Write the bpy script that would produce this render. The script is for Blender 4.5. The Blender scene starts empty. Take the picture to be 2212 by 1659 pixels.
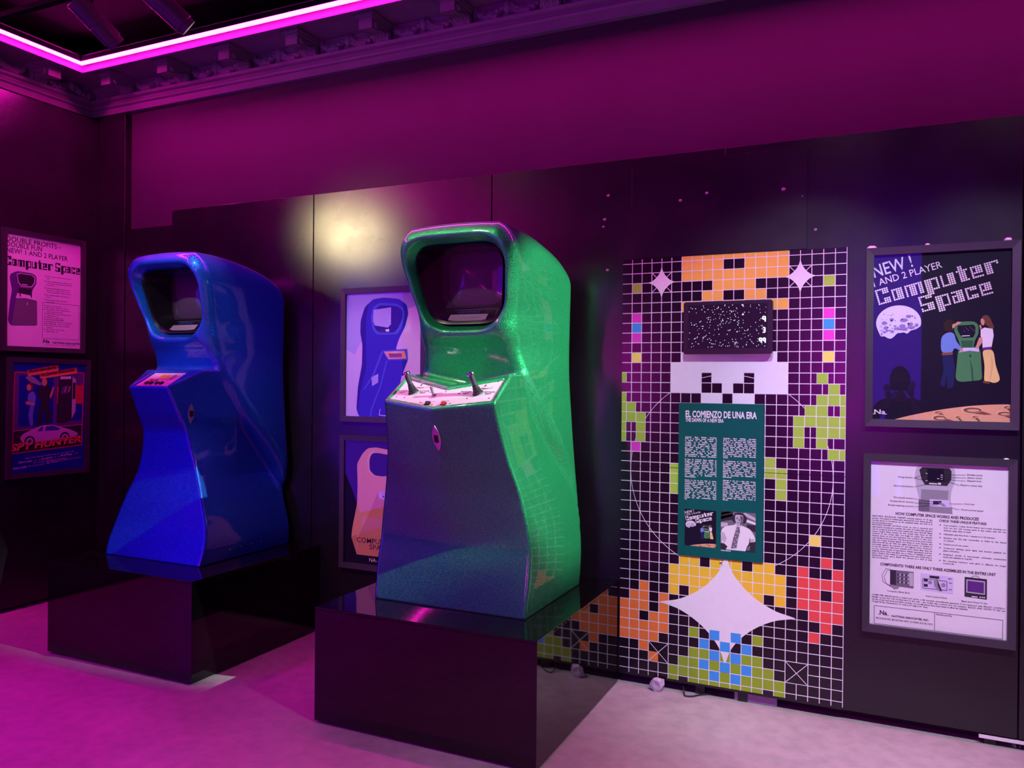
import bpy, bmesh, math, random
import numpy as np
from mathutils import Vector, Matrix
from mathutils.geometry import tessellate_polygon
random.seed(7)
rnd = np.random.RandomState(5)
sc = bpy.context.scene
COL = sc.collection
R = math.radians

# ------------------------------------------------------------------ camera
cd = bpy.data.cameras.new('camera'); cam = bpy.data.objects.new('camera', cd); COL.objects.link(cam)
cd.sensor_width = 36.0; cd.sensor_fit = 'HORIZONTAL'; cd.lens = 36.0 * 1720.0 / 2212.0
cam.location = (0.0, -3.971, 1.55)
cam.matrix_world = Matrix.Translation(cam.location) @ Matrix.Rotation(R(24.9), 4, 'Z') @ Matrix.Rotation(R(89.8), 4, 'X') @ Matrix.Rotation(R(0.5), 4, 'Z')
cd.clip_start = 0.02
sc.camera = cam
# ------------------------------------------------------------------ world, exposure
w = bpy.data.worlds.new('world'); sc.world = w; w.use_nodes = True
w.node_tree.nodes['Background'].inputs['Color'].default_value = (0.25, 0.04, 0.30, 1)
w.node_tree.nodes['Background'].inputs['Strength'].default_value = 0.002
vs = sc.view_settings
vs.view_transform = 'Standard'; vs.look = 'None'; vs.exposure = 0.0; vs.gamma = 1.0; vs.use_curve_mapping = False
# ------------------------------------------------------------------ room lights (tracks of spots and the LED line are built as lamps below)
LED_COL = (1.0, 0.005, 0.50); LED_STR = 170.0
BLUE_COL = (0.10, 0.015, 1.0)
SPOTS = []   # (name, location, target, power, cone deg, colour, radius, blend)
def spot(loc, tgt, power, cone, col, rad=0.04, blend=0.6):
    l = bpy.data.lights.new('spot_beam', 'SPOT'); o = bpy.data.objects.new('spot_beam', l); COL.objects.link(o)
    l.energy = power; l.spot_size = R(cone); l.spot_blend = blend; l.color = col; l.shadow_soft_size = rad
    o.location = loc
    o.rotation_euler = (Vector(tgt) - Vector(loc)).to_track_quat('-Z', 'Y').to_euler()
    return o
WARM = (1.0, 0.86, 0.66); COOL = (0.86, 0.86, 1.0)
L_RIGHT = ((1.6, -0.92, 3.38), (-1.55, -0.30, 1.45))
L_PANEL = ((-0.25, -2.4, 3.45), (-0.45, 0.0, 1.0))
L_PANEL2 = ((0.75, -2.3, 3.45), (0.3, 0.0, 0.95))
L_JOY = ((-2.45, -2.15, 3.46), (-1.73, -0.85, 1.80))
L_BLUE = ((-2.75, -2.3, 3.46), (-3.66, -0.65, 2.02))
L_WARM = ((-4.75, -2.45, 2.98), (-2.93, 0.0, 2.45))
L_LEFT = ((-3.1, -2.6, 3.45), (-2.75, 0.0, 1.2))
L_POST = ((-3.0, -2.6, 3.45), (-5.2, -0.55, 2.0))
L_FLOOR = ((1.15, -2.2, 3.5), (0.25, -1.5, 0.0))
spot(*L_RIGHT, 1150, 25, (0.78, 1.0, 0.98), 0.012, 0.4)
spot(*L_PANEL, 215, 46, (0.78, 0.79, 1.0), 0.05)
spot(*L_PANEL2, 230, 46, (0.76, 0.71, 1.0), 0.05)
spot(*L_JOY, 85, 27, (1.0, 0.90, 0.72), 0.03, 0.5)
spot(*L_BLUE, 170, 17, (0.86, 1.0, 1.0), 0.03, 0.5)
spot(*L_WARM, 200, 16, (1.0, 0.82, 0.44), 0.15, 1.0)
spot(*L_LEFT, 150, 28, (1.0, 0.97, 0.86), 0.05)
spot(*L_POST, 60, 22, (1.0, 0.36, 0.80), 0.05)
spot(*L_FLOOR, 200, 78, (1.0, 0.90, 0.96), 0.08, 0.9)

# ------------------------------------------------------------------ materials
MATS = {}
def mat(name, col, rough=0.5, metal=0.0, coat=0.0, spec=0.5, var=0.0, vscale=8.0, bump=0.0, bscale=60.0, rvar=0.0):
    if name in MATS: return MATS[name]
    m = bpy.data.materials.new(name); m.use_nodes = True
    nt = m.node_tree; b = nt.nodes['Principled BSDF']
    b.inputs['Base Color'].default_value = (*col, 1); b.inputs['Roughness'].default_value = rough
    b.inputs['Metallic'].default_value = metal; b.inputs['Coat Weight'].default_value = coat
    b.inputs['Coat Roughness'].default_value = 0.04
    b.inputs['Specular IOR Level'].default_value = spec
    tc = nt.nodes.new('ShaderNodeTexCoord')
    nz = nt.nodes.new('ShaderNodeTexNoise'); nz.inputs['Scale'].default_value = vscale; nz.inputs['Detail'].default_value = 5
    nt.links.new(tc.outputs['Object'], nz.inputs['Vector'])
    mp = nt.nodes.new('ShaderNodeMapRange'); mp.inputs['From Min'].default_value = 0.25; mp.inputs['From Max'].default_value = 0.75
    mp.inputs['To Min'].default_value = 1 - var; mp.inputs['To Max'].default_value = 1 + var
    nt.links.new(nz.outputs['Fac'], mp.inputs['Value'])
    mx = nt.nodes.new('ShaderNodeVectorMath'); mx.operation = 'SCALE'; mx.inputs[0].default_value = col
    nt.links.new(mp.outputs[0], mx.inputs['Scale']); nt.links.new(mx.outputs[0], b.inputs['Base Color'])
    if rvar:
        mr = nt.nodes.new('ShaderNodeMapRange'); mr.inputs['From Min'].default_value = 0.3; mr.inputs['From Max'].default_value = 0.7
        mr.inputs['To Min'].default_value = max(0, rough - rvar); mr.inputs['To Max'].default_value = rough + rvar
        nt.links.new(nz.outputs['Fac'], mr.inputs['Value']); nt.links.new(mr.outputs[0], b.inputs['Roughness'])
    if bump:
        n2 = nt.nodes.new('ShaderNodeTexNoise'); n2.inputs['Scale'].default_value = bscale; n2.inputs['Detail'].default_value = 4
        nt.links.new(tc.outputs['Object'], n2.inputs['Vector'])
        bp = nt.nodes.new('ShaderNodeBump'); bp.inputs['Strength'].default_value = bump; bp.inputs['Distance'].default_value = 0.01
        nt.links.new(n2.outputs['Fac'], bp.inputs['Height']); nt.links.new(bp.outputs[0], b.inputs['Normal'])
    MATS[name] = m
    return m
def emis(name, col, s, base=0.02):
    if name in MATS: return MATS[name]
    m = bpy.data.materials.new(name); m.use_nodes = True
    b = m.node_tree.nodes['Principled BSDF']
    b.inputs['Base Color'].default_value = (base, base, base, 1); b.inputs['Specular IOR Level'].default_value = 0.2; b.inputs['Roughness'].default_value = 0.25
    b.inputs['Emission Color'].default_value = (*col, 1); b.inputs['Emission Strength'].default_value = s
    MATS[name] = m; return m
def flake(name, col, fl, tint):
    """metal-flake lacquer: coloured metallic base with tiny tilted flakes under a clear coat"""
    m = bpy.data.materials.new(name); m.use_nodes = True
    nt = m.node_tree; b = nt.nodes['Principled BSDF']
    tc = nt.nodes.new('ShaderNodeTexCoord')
    vo = nt.nodes.new('ShaderNodeTexVoronoi'); vo.inputs['Scale'].default_value = 640.0
    nt.links.new(tc.outputs['Object'], vo.inputs['Vector'])
    sub = nt.nodes.new('ShaderNodeVectorMath'); sub.operation = 'SUBTRACT'; sub.inputs[1].default_value = (0.5, 0.5, 0.5)
    nt.links.new(vo.outputs['Color'], sub.inputs[0])
    scl = nt.nodes.new('ShaderNodeVectorMath'); scl.operation = 'SCALE'; scl.inputs['Scale'].default_value = fl
    nt.links.new(sub.outputs[0], scl.inputs[0])
    ge = nt.nodes.new('ShaderNodeNewGeometry')
    ad = nt.nodes.new('ShaderNodeVectorMath'); ad.operation = 'ADD'
    nt.links.new(ge.outputs['Normal'], ad.inputs[0]); nt.links.new(scl.outputs[0], ad.inputs[1])
    nm = nt.nodes.new('ShaderNodeVectorMath'); nm.operation = 'NORMALIZE'
    nt.links.new(ad.outputs[0], nm.inputs[0]); nt.links.new(nm.outputs[0], b.inputs['Normal'])
    sx = nt.nodes.new('ShaderNodeSeparateColor'); nt.links.new(vo.outputs['Color'], sx.inputs[0])
    rp = nt.nodes.new('ShaderNodeMix'); rp.data_type = 'RGBA'
    rp.inputs[6].default_value = (*col, 1); rp.inputs[7].default_value = (*tint, 1)
    nt.links.new(sx.outputs[0], rp.inputs[0]); nt.links.new(rp.outputs[2], b.inputs['Base Color'])
    b.inputs['Metallic'].default_value = 0.64; b.inputs['Roughness'].default_value = 0.40
    b.inputs['Coat Weight'].default_value = 1.0; b.inputs['Coat Roughness'].default_value = 0.05
    # the clear coat keeps the smooth normal
    nt.links.new(ge.outputs['Normal'], b.inputs['Coat Normal'])
    MATS[name] = m
    return m
M_PLASTER = mat('dark_plaster', (0.029, 0.027, 0.028), 0.75, var=0.12, vscale=2.2, bump=0.25, bscale=9)
M_CORN = mat('dark_stucco', (0.20, 0.19, 0.20), 0.6, var=0.1, vscale=6, bump=0.3, bscale=40)
M_CEIL = mat('black_ceiling_paint', (0.006, 0.005, 0.007), 0.9, spec=0.05, var=0.15)
M_BOARD = mat('black_laminate', (0.010, 0.008, 0.011), 0.26, var=0.2, vscale=3, rvar=0.04)
M_GLOSS = mat('black_gloss_acrylic', (0.004, 0.003, 0.004), 0.045, var=0.1)
M_FRAME = mat('black_frame_lacquer', (0.035, 0.032, 0.04), 0.38, var=0.1)
M_BLACK = mat('black_plastic', (0.010, 0.010, 0.011), 0.35, var=0.1)
M_RUBBER = mat('black_rubber', (0.02, 0.018, 0.02), 0.6, var=0.1)
M_STEEL = mat('chrome', (0.7, 0.68, 0.7), 0.18, metal=1.0, var=0.03)
M_PUTTY = mat('white_putty', (0.8, 0.78, 0.78), 0.6, var=0.06, vscale=40, bump=0.3)
# concrete floor: cloudy patches, scuffs
def concrete():
    m = bpy.data.materials.new('polished_concrete'); m.use_nodes = True; nt = m.node_tree; b = nt.nodes['Principled BSDF']
    tc = nt.nodes.new('ShaderNodeTexCoord')
    def noise(s, d, dist=0.0):
        n = nt.nodes.new('ShaderNodeTexNoise'); n.inputs['Scale'].default_value = s; n.inputs['Detail'].default_value = d
        n.inputs['Distortion'].default_value = dist; nt.links.new(tc.outputs['Object'], n.inputs['Vector']); return n
    a = noise(0.9, 6, 0.6); c = noise(14, 8); e = noise(150, 2)
    r = nt.nodes.new('ShaderNodeValToRGB'); r.color_ramp.elements[0].position = 0.3; r.color_ramp.elements[0].color = (0.36, 0.33, 0.33, 1)
    r.color_ramp.elements[1].position = 0.72; r.color_ramp.elements[1].color = (0.52, 0.49, 0.48, 1)
    nt.links.new(a.outputs['Fac'], r.inputs['Fac'])
    r2 = nt.nodes.new('ShaderNodeValToRGB'); r2.color_ramp.elements[0].position = 0.34; r2.color_ramp.elements[0].color = (0.84, 0.84, 0.84, 1)
    r2.color_ramp.elements[1].position = 0.6; r2.color_ramp.elements[1].color = (1, 1, 1, 1)
    nt.links.new(c.outputs['Fac'], r2.inputs['Fac'])
    mx = nt.nodes.new('ShaderNodeMix'); mx.data_type = 'RGBA'; mx.blend_type = 'MULTIPLY'; mx.inputs[0].default_value = 1
    nt.links.new(r.outputs[0], mx.inputs[6]); nt.links.new(r2.outputs[0], mx.inputs[7]); nt.links.new(mx.outputs[2], b.inputs['Base Color'])
    b.inputs['Roughness'].default_value = 0.5
    bp = nt.nodes.new('ShaderNodeBump'); bp.inputs['Strength'].default_value = 0.08; bp.inputs['Distance'].default_value = 0.004
    nt.links.new(e.outputs['Fac'], bp.inputs['Height']); nt.links.new(bp.outputs[0], b.inputs['Normal'])
    return m
M_FLOOR = concrete()
M_LED = emis('magenta_led_diffuser', LED_COL, LED_STR); M_LEDV = emis('violet_led_diffuser', (0.35, 0.004, 1.0), 9.0)
def glass(name, tint, alpha):
    """thin clear sheet: see-through with a mirror-like surface"""
    m = bpy.data.materials.new(name); m.use_nodes = True; nt = m.node_tree; nt.nodes.remove(nt.nodes['Principled BSDF'])
    t = nt.nodes.new('ShaderNodeBsdfTransparent'); t.inputs[0].default_value = (*tint, 1)
    g = nt.nodes.new('ShaderNodeBsdfGlossy'); g.inputs['Roughness'].default_value = 0.02
    f = nt.nodes.new('ShaderNodeFresnel')
    ge = nt.nodes.new('ShaderNodeNewGeometry'); ir = nt.nodes.new('ShaderNodeMapRange')     # a thin pane: the same mirror strength from either face
    ir.inputs['To Min'].default_value = alpha; ir.inputs['To Max'].default_value = 1/alpha
    nt.links.new(ge.outputs['Backfacing'], ir.inputs['Value']); nt.links.new(ir.outputs[0], f.inputs['IOR'])
    tc = nt.nodes.new('ShaderNodeTexCoord'); n = nt.nodes.new('ShaderNodeTexNoise'); n.inputs['Scale'].default_value = 3
    nt.links.new(tc.outputs['Object'], n.inputs['Vector'])
    bp = nt.nodes.new('ShaderNodeBump'); bp.inputs['Strength'].default_value = 0.02; bp.inputs['Distance'].default_value = 0.01
    nt.links.new(n.outputs['Fac'], bp.inputs['Height']); nt.links.new(bp.outputs[0], g.inputs['Normal'])
    x = nt.nodes.new('ShaderNodeMixShader'); nt.links.new(f.outputs[0], x.inputs[0]); nt.links.new(t.outputs[0], x.inputs[1]); nt.links.new(g.outputs[0], x.inputs[2])
    nt.links.new(x.outputs[0], nt.nodes['Material Output'].inputs[0])
    return m
M_GLAZE = glass('clear_glazing', (0.97, 0.97, 0.97), 1.45)
M_TINT = glass('smoked_acrylic', (0.62, 0.58, 0.62), 1.45)
def ink(name, col, rough=0.45):
    return mat('print_' + name, col, rough, spec=0.12, var=0.02, vscale=30)

# ------------------------------------------------------------------ mesh builder
class MB:
    def __init__(s): s.v = []; s.f = []; s.m = []; s.mats = []
    def mi(s, m):
        if m not in s.mats: s.mats.append(m)
        return s.mats.index(m)
    def add(s, verts, faces, m):
        o = len(s.v); i = s.mi(m)
        s.v += [tuple(p) for p in verts]; s.f += [tuple(o + k for k in f) for f in faces]; s.m += [i] * len(faces)
    def box(s, a, b, m):
        (x0, y0, z0), (x1, y1, z1) = a, b
        s.add([(x0,y0,z0),(x1,y0,z0),(x1,y1,z0),(x0,y1,z0),(x0,y0,z1),(x1,y0,z1),(x1,y1,z1),(x0,y1,z1)],
              [(0,3,2,1),(4,5,6,7),(0,1,5,4),(1,2,6,5),(2,3,7,6),(3,0,4,7)], m)
    def prism(s, pts, axis, a, b, m):
        """closed outline swept along an axis ('x','y','z') from a to b"""
        n = len(pts)
        def P(p, t):
            return {'x': (t, p[0], p[1]), 'y': (p[0], t, p[1]), 'z': (p[0], p[1], t)}[axis]
        vs_ = [P(p, a) for p in pts] + [P(p, b) for p in pts]
        fs = [(i, (i+1) % n, n + (i+1) % n, n + i) for i in range(n)]
        tri = tessellate_polygon([[Vector((p[0], p[1], 0)) for p in pts]])
        fs += [tuple(t) for t in tri] + [tuple(n + k for k in reversed(t)) for t in tri]
        s.add(vs_, fs, m)
    def tube(s, path, r, m, n=10, cap=True):
        path = [Vector(p) for p in path]; rs = r if isinstance(r, (list, tuple)) else [r] * len(path)
        vs_, fs = [], []
        up = None
        for i, p in enumerate(path):
            t = (path[min(i+1, len(path)-1)] - path[max(i-1, 0)]).normalized()
            if up is None: up = Vector((0,0,1)) if abs(t.z) < 0.9 else Vector((1,0,0))
            a = t.cross(up).normalized(); b = t.cross(a).normalized(); up = -b if b.dot(up) < 0 else b
            b = up = (up - t * up.dot(t)).normalized(); a = t.cross(b)
            for k in range(n):
                q = 2*math.pi*k/n
                vs_.append(p + (a*math.cos(q) + b*math.sin(q)) * rs[i])
        for i in range(len(path)-1):
            for k in range(n):
                fs.append((i*n+k, i*n+(k+1)%n, (i+1)*n+(k+1)%n, (i+1)*n+k))
        if cap:
            fs.append(tuple(reversed(range(n)))); fs.append(tuple(range((len(path)-1)*n, len(path)*n)))
        s.add(vs_, fs, m)
    def lathe(s, prof, m, n=20, M=None):
        vs_, fs = [], []
        for r, z in prof:
            for k in range(n):
                q = 2*math.pi*k/n; p = Vector((r*math.cos(q), r*math.sin(q), z))
                vs_.append(M @ p if M else p)
        for i in range(len(prof)-1):
            for k in range(n):
                fs.append((i*n+k, i*n+(k+1)%n, (i+1)*n+(k+1)%n, (i+1)*n+k))
        fs.append(tuple(reversed(range(n)))); fs.append(tuple(range((len(prof)-1)*n, len(prof)*n)))
        s.add(vs_, fs, m)
    def build(s, name, parent=None, smooth=False, loc=None, bevel=0.0, fix=True):
        me = bpy.data.meshes.new(name); me.from_pydata(s.v, [], s.f)
        for m in s.mats: me.materials.append(m)
        me.polygons.foreach_set('material_index', s.m)
        if fix:
            bm = bmesh.new(); bm.from_mesh(me); bmesh.ops.recalc_face_normals(bm, faces=bm.faces); bm.to_mesh(me); bm.free()
        if smooth:
            me.polygons.foreach_set('use_smooth', [True] * len(me.polygons))
            me.set_sharp_from_angle(angle=R(40))
        o = bpy.data.objects.new(name, me); COL.objects.link(o)
        if parent: o.parent = parent
        if loc: o.location = loc
        if bevel:
            b = o.modifiers.new('bevel', 'BEVEL'); b.width = bevel; b.segments = 2; b.limit_method = 'ANGLE'
        return o
def tag(o, label=None, cat=None, group=None, kind=None):
    if label: o['label'] = label
    if cat: o['category'] = cat
    if group: o['group'] = group
    if kind: o['kind'] = kind
    return o
def empty(name, loc, rz=0.0):
    o = bpy.data.objects.new(name, None); COL.objects.link(o); o.location = loc; o.rotation_euler = (0, 0, rz); o.empty_display_size = 0.1
    return o

# ------------------------------------------------------------------ printed sheets (flat artwork, local x right, z up, facing -y)
_glyph = {}
def glyphs(txt, bold, res):
    key = (txt, bold, res)
    if key in _glyph: return _glyph[key]
    cu = bpy.data.curves.new('lettering', 'FONT'); cu.body = txt; cu.offset = bold; cu.resolution_u = res; cu.fill_mode = 'FRONT'
    ob = bpy.data.objects.new('lettering', cu)
    me = bpy.data.meshes.new_from_object(ob)
    v = np.zeros(len(me.vertices)*3); me.vertices.foreach_get('co', v); v = v.reshape(-1, 3)
    f = [tuple(p.vertices) for p in me.polygons]
    bpy.data.objects.remove(ob); bpy.data.curves.remove(cu); bpy.data.meshes.remove(me)
    _glyph[key] = (v, f)
    return v, f
CAPH = glyphs('H', 0.0, 2)[0][:, 1].max()
class Print(MB):
    STEP = 0.00035
    def P(s, u, v, k): return (u, -k * s.STEP, v)
    def rect(s, u0, v0, u1, v1, m, k=1):
        s.add([s.P(u0,v0,k), s.P(u1,v0,k), s.P(u1,v1,k), s.P(u0,v1,k)], [(0,1,2,3)], m)
    def poly(s, pts, m, k=1, soft=.008):
        if len(pts) >= 9 and soft:                       # drawn outlines: ease the corners
            for _ in range(2):
                o = []; n = len(pts)
                for i in range(n):
                    (x0, y0), (x1, y1) = pts[i], pts[(i+1) % n]; L = math.hypot(x1-x0, y1-y0) or 1; f = min(.25, soft/L)
                    o += [(x0 + (x1-x0)*f, y0 + (y1-y0)*f), (x1 - (x1-x0)*f, y1 - (y1-y0)*f)]
                pts = o
        tri = tessellate_polygon([[Vector((p[0], p[1], 0)) for p in pts]])
        fs = []
        for t in tri:
            (ax, ay), (bx, by), (cx, cy) = pts[t[0]], pts[t[1]], pts[t[2]]
            fs.append(tuple(t) if (bx-ax)*(cy-ay) - (by-ay)*(cx-ax) > 0 else tuple(reversed(t)))
        s.add([s.P(p[0], p[1], k) for p in pts], fs, m)
    def disc(s, u, v, r, m, k=1, n=14, ry=None, a0=0.0, a1=6.2832, rot=0.0):
        ry = r if ry is None else ry
        full = a1 - a0 > 6.28
        q = [a0 + (a1-a0)*i/(n if full else n-1) for i in range(n)]
        c, d = math.cos(rot), math.sin(rot)
        pts = [(u + r*math.cos(t)*c - ry*math.sin(t)*d, v + r*math.cos(t)*d + ry*math.sin(t)*c) for t in q]
        s.add([s.P(x, y, k) for x, y in pts], [tuple(range(n))], m)
    def line(s, p, q, wd, m, k=1):
        dx, dy = q[0]-p[0], q[1]-p[1]; L = math.hypot(dx, dy) or 1; nx, ny = -dy/L*wd/2, dx/L*wd/2
        s.add([s.P(p[0]-nx,p[1]-ny,k), s.P(q[0]-nx,q[1]-ny,k), s.P(q[0]+nx,q[1]+ny,k), s.P(p[0]+nx,p[1]+ny,k)], [(0,1,2,3)], m)
    def path(s, pts, wd, m, k=1, close=False):
        n = len(pts)
        for i in range(n if close else n-1): s.line(pts[i], pts[(i+1) % n], wd, m, k)
    def text(s, t, u, v, h, m, k=2, width=None, bold=0.0, shear=0.0, rot=0.0, align='L', res=2, sx=1.0):
        """baseline start (u, v), capital height h; width stretches the line to fit"""
        V, F = glyphs(t, bold, res)
        if len(V) == 0: return
        sc_ = h / CAPH; x = V[:, 0]*sc_; y = V[:, 1]*sc_
        x0, x1 = x.min(), x.max()
        f = (width / max(1e-6, x1 - x0)) if width else sx
        x = (x - x0) * f; W_ = (x1 - x0) * f
        x = x + shear * y
        x = x - {'L': 0, 'C': W_/2, 'R': W_}[align]
        c, d = math.cos(rot), math.sin(rot)
        X = u + x*c - y*d; Y = v + x*d + y*c
        s.add([s.P(a, b, k) for a, b in zip(X, Y)], F, m)
    def para(s, lines, u, v, h, lead, width, m, k=2, bold=0.0, last=True, rot=0.0):
        """justified lines, word by word; a line starting with '~' is set ragged"""
        for i, ln in enumerate(lines):
            rag = ln.startswith('~'); ln = ln.lstrip('~')
            if not ln: continue
            y = v - i*lead
            if rag: s.text(ln, u, y, h, m, k, bold=bold, res=1); continue
            ws = ln.split(' ')
            wd = []
            for q in ws:
                V, _ = glyphs(q, bold, 1); wd.append((V[:, 0].max() - V[:, 0].min()) * h / CAPH)
            tot = sum(wd); gap = (width - tot) / max(1, len(ws)-1); f = 1.0
            if gap < h*0.35: f = (width - h*0.35*(len(ws)-1)) / tot; gap = h*0.35
            x = u
            for q, a in zip(ws, wd):
                s.text(q, x, y, h, m, k, bold=bold, res=1, sx=f); x += a*f + gap
DOTS = {
 'C': "######|#..###|#..###|#.....|#.....|#..###|#..###|######",
 'o': "......|......|#####|#.###|#.###|#.###|#.###|#####",
 'm': "......|......|########|#.###.##|#.###.##|#.###.##|#.###.##|#.###.##",
 'p': "......|......|######|###..#|###..#|###..#|###..#|######|###...|###...",
 'u': "......|......|#..###|#..###|#..###|#..###|#..###|######",
 't': ".##..|.##..|#####|.###.|.###.|.###.|.###.|.####",
 'e': "......|......|#####|#.###|#.###|#####|#....|#####",
 'r': "......|......|######|###..#|###...|###...|###...|###...",
 'S': "######|#..###|#.....|#.....|######|...###|#..###|######",
 'a': "......|......|#####|..###|#####|#.###|#.###|#####",
 'c': "......|......|#####|#.###|#....|#....|#.###|#####",
 ' ': "..|..|..|..|..|..|..|.."}
def dot_word(p, word, u, v, cell, m, k=2, shape='dot', rot=0.0, fill=0.46, sy=1.0, back=None):
    """matrix lettering: every letter a grid of dots or blocks, top left at (u, v)"""
    c, d = math.cos(rot), math.sin(rot); x = 0
    for ch in word:
        rows = DOTS[ch].split('|')
        for j, row in enumerate(rows):
            for i, q in enumerate(row):
                if q != '#': continue
                a, b = (x + i + 0.5)*cell, -(j + 0.5)*cell*sy
                U, V_ = u + a*c - b*d, v + a*d + b*c
                if shape == 'dot': p.disc(U, V_, cell*fill, m, k, n=8)
                else:
                    e = cell*fill
                    p.poly([(U + s1*e*c - s2*e*sy*d, V_ + s1*e*d + s2*e*sy*c) for s1, s2 in ((-1,-1),(1,-1),(1,1),(-1,1))], m, k)
        x += max(len(r_) for r_ in rows if '#' in r_) if '#' in DOTS[ch] else 2
        x += 1
    return x * cell
# ------------------------------------------------------------------ the room (x along the back wall, y into it, z up)
XL, XR, YB, YF, ZC = -5.33, 3.2, 0.085, -7.4, 3.86
def struct(o, kind='structure'): o['kind'] = kind; return o
b = MB(); b.box((XL-0.2, YF-0.2, -0.1), (XR+0.2, YB+0.2, 0.0), M_FLOOR); struct(b.build('floor'))
b = MB(); b.box((XL-0.2, YB, 0.0), (XR+0.2, YB+0.15, ZC), M_PLASTER); struct(b.build('wall_back'))
b = MB(); b.box((XL-0.15, YF, 0.0), (XL, YB, ZC), M_PLASTER); struct(b.build('wall_left'))
b = MB(); b.box((XR, YF, 0.0), (XR+0.15, YB, ZC), M_PLASTER); struct(b.build('wall_right'))
b = MB(); b.box((XL-0.2, YF-0.15, 0.0), (XR+0.2, YF, ZC), M_PLASTER); struct(b.build('wall_front'))
b = MB(); b.box((XL-0.2, YF-0.2, ZC), (XR+0.2, YB+0.2, ZC+0.1), M_CEIL); struct(b.build('ceiling'))
# dark panelling standing in front of the left wall, its top edge just under the cornice
b = MB(); b.box((-5.25, YF+0.02, 0.03), (-5.2, 0.075, 3.42), M_BOARD)
tag(b.build('wall_panelling', bevel=0.002), 'tall black panelling covering the left wall up to the cornice', 'panelling')

# ---- cornice: one profile run along each wall, with brackets and festoons
# profile as (offset from the wall, height)
PROF = [(0.0, 3.462), (0.035, 3.462), (0.035, 3.505), (0.05, 3.51), (0.055, 3.525), (0.04, 3.535), (0.04, 3.548), (0.062, 3.556), (0.066, 3.574), (0.05, 3.583),
        (0.018, 3.586), (0.018, 3.678), (0.30, 3.682), (0.305, 3.65), (0.32, 3.640), (0.335, 3.632), (0.355, 3.633), (0.358, 3.641), (0.348, 3.649), (0.350, 3.716), (0.392, 3.716), (0.392, 3.730), (0.35, 3.75), (0.0, 3.75)]
def cornice(name, along, wall, a, b_, sgn):
    m = MB(); n = len(PROF); rings = []
    for (t, mit) in ((a, 1), (b_, -1)):
        for off, z in PROF:
            s_ = t + mit*off                       # mitred ends
            rings.append((s_, wall + sgn*off, z) if along == 'x' else (wall + sgn*off, s_, z))
    fs = [(i, (i+1) % n, n + (i+1) % n, n + i) for i in range(n)]
    m.add(rings, fs, M_CORN)
    return struct(m.build(name))
c_back = cornice('trim_1', 'x', YB, XL, XR, -1)
c_left = cornice('trim_2', 'y', XL, YF, YB, 1)
c_right = cornice('trim_3', 'y', XR, YF, YB, -1)
c_front = cornice('trim_4', 'x', YF, XL, XR, 1)
def bracket_mesh():
    m = MB()
    w_ = 0.045
    # side outline (depth from the wall, height): square nose in front, scroll curling back to the wall
    pts = [(0.0, 3.68), (0.0, 3.585), (0.02, 3.578), (0.055, 3.572), (0.075, 3.585), (0.082, 3.605), (0.095, 3.622), (0.12, 3.618), (0.15, 3.604), (0.17, 3.590), (0.19, 3.584), (0.235, 3.583), (0.235, 3.634), (0.235, 3.68)]
    m.prism([(-p[0], p[1]) for p in pts], 'x', -w_, w_, M_CORN)
    # cap moulding over the nose
    m.box((-w_-0.012, -0.25, 3.645), (w_+0.012, -0.0, 3.658), M_CORN)
    m.box((-w_-0.022, -0.262, 3.658), (w_+0.022, -0.0, 3.679), M_CORN)
    # acanthus leaf folded under the scroll and its two spiral eyes
    for s_ in (-1, 1):
        for r, dy, dz in ((0.026, 0.06, 3.60), (0.016, 0.06, 3.60), (0.018, 0.195, 3.612)):
            m.lathe([(r, 0.0), (r, 0.008), (r*0.6, 0.014)], M_CORN, 12, Matrix.Translation((s_*w_, -dy, dz)) @ Matrix.Rotation(R(90)*s_, 4, 'Y'))
    for q in range(5):
        m.tube([(0.03*(q-2)/2*0.8, -0.235, 3.60), (0.036*(q-2)/2, -0.16, 3.598), (0.036*(q-2)/2, -0.10, 3.612), (0.02*(q-2)/2, -0.06, 3.575)], [0.004, 0.008, 0.008, 0.004], M_CORN, 6)
    return m
def swag_mesh(L):
    m = MB(); random.seed(3)
    for half in (-1, 1):
        c0 = half*L*0.25
        for i in range(11):
            t = -1 + 2*i/10; x = c0 + t*L*0.19; z = 3.645 - 0.045*(1 - t*t); r = 0.012 + 0.016*(1 - t*t)
            for q in range(3):
                m.lathe([(0.001, -r), (r*0.7, -r*0.7), (r, 0), (r*0.7, r*0.7), (0.001, r)], M_CORN, 7,
                        Matrix.Translation((x + random.uniform(-.006, .006), -0.025 - random.uniform(0, .012), z + random.uniform(-.012, .012))))
        m.tube([(c0 - L*0.21, -0.03, 3.672), (c0 - L*0.2, -0.03, 3.63), (c0 - L*0.205, -0.028, 3.605)], [0.008, 0.012, 0.004], M_CORN, 7)
    m.lathe([(0.001, -0.03), (0.025, -0.01), (0.03, 0.02), (0.012, 0.05)], M_CORN, 9, Matrix.Translation((0, -0.03, 3.63)))
    return m
bm0 = bracket_mesh().build('bracket', smooth=True); sw0 = swag_mesh(0.44).build('festoon', smooth=True)
first = True
def put_bracket(par, x, y, rz, swag):
    global first
    if first: o, s_ = bm0, sw0
    else:
        o = bm0.copy(); COL.objects.link(o); s_ = sw0.copy(); COL.objects.link(s_)
    first = False
    o.parent = par; o.location = (x, y, 0); o.rotation_euler = (0, 0, rz)
    d = 0.2725
    s_.parent = par; s_.rotation_euler = (0, 0, rz)
    s_.location = (x + d*math.cos(rz), y + d*math.sin(rz), 0)
for i in range(14): put_bracket(c_back, -4.902 + 0.543*i, YB - 0.0, 0.0, True)
for i in range(12): put_bracket(c_left, XL, -0.387 - 0.543*(i), R(90), True)

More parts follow.
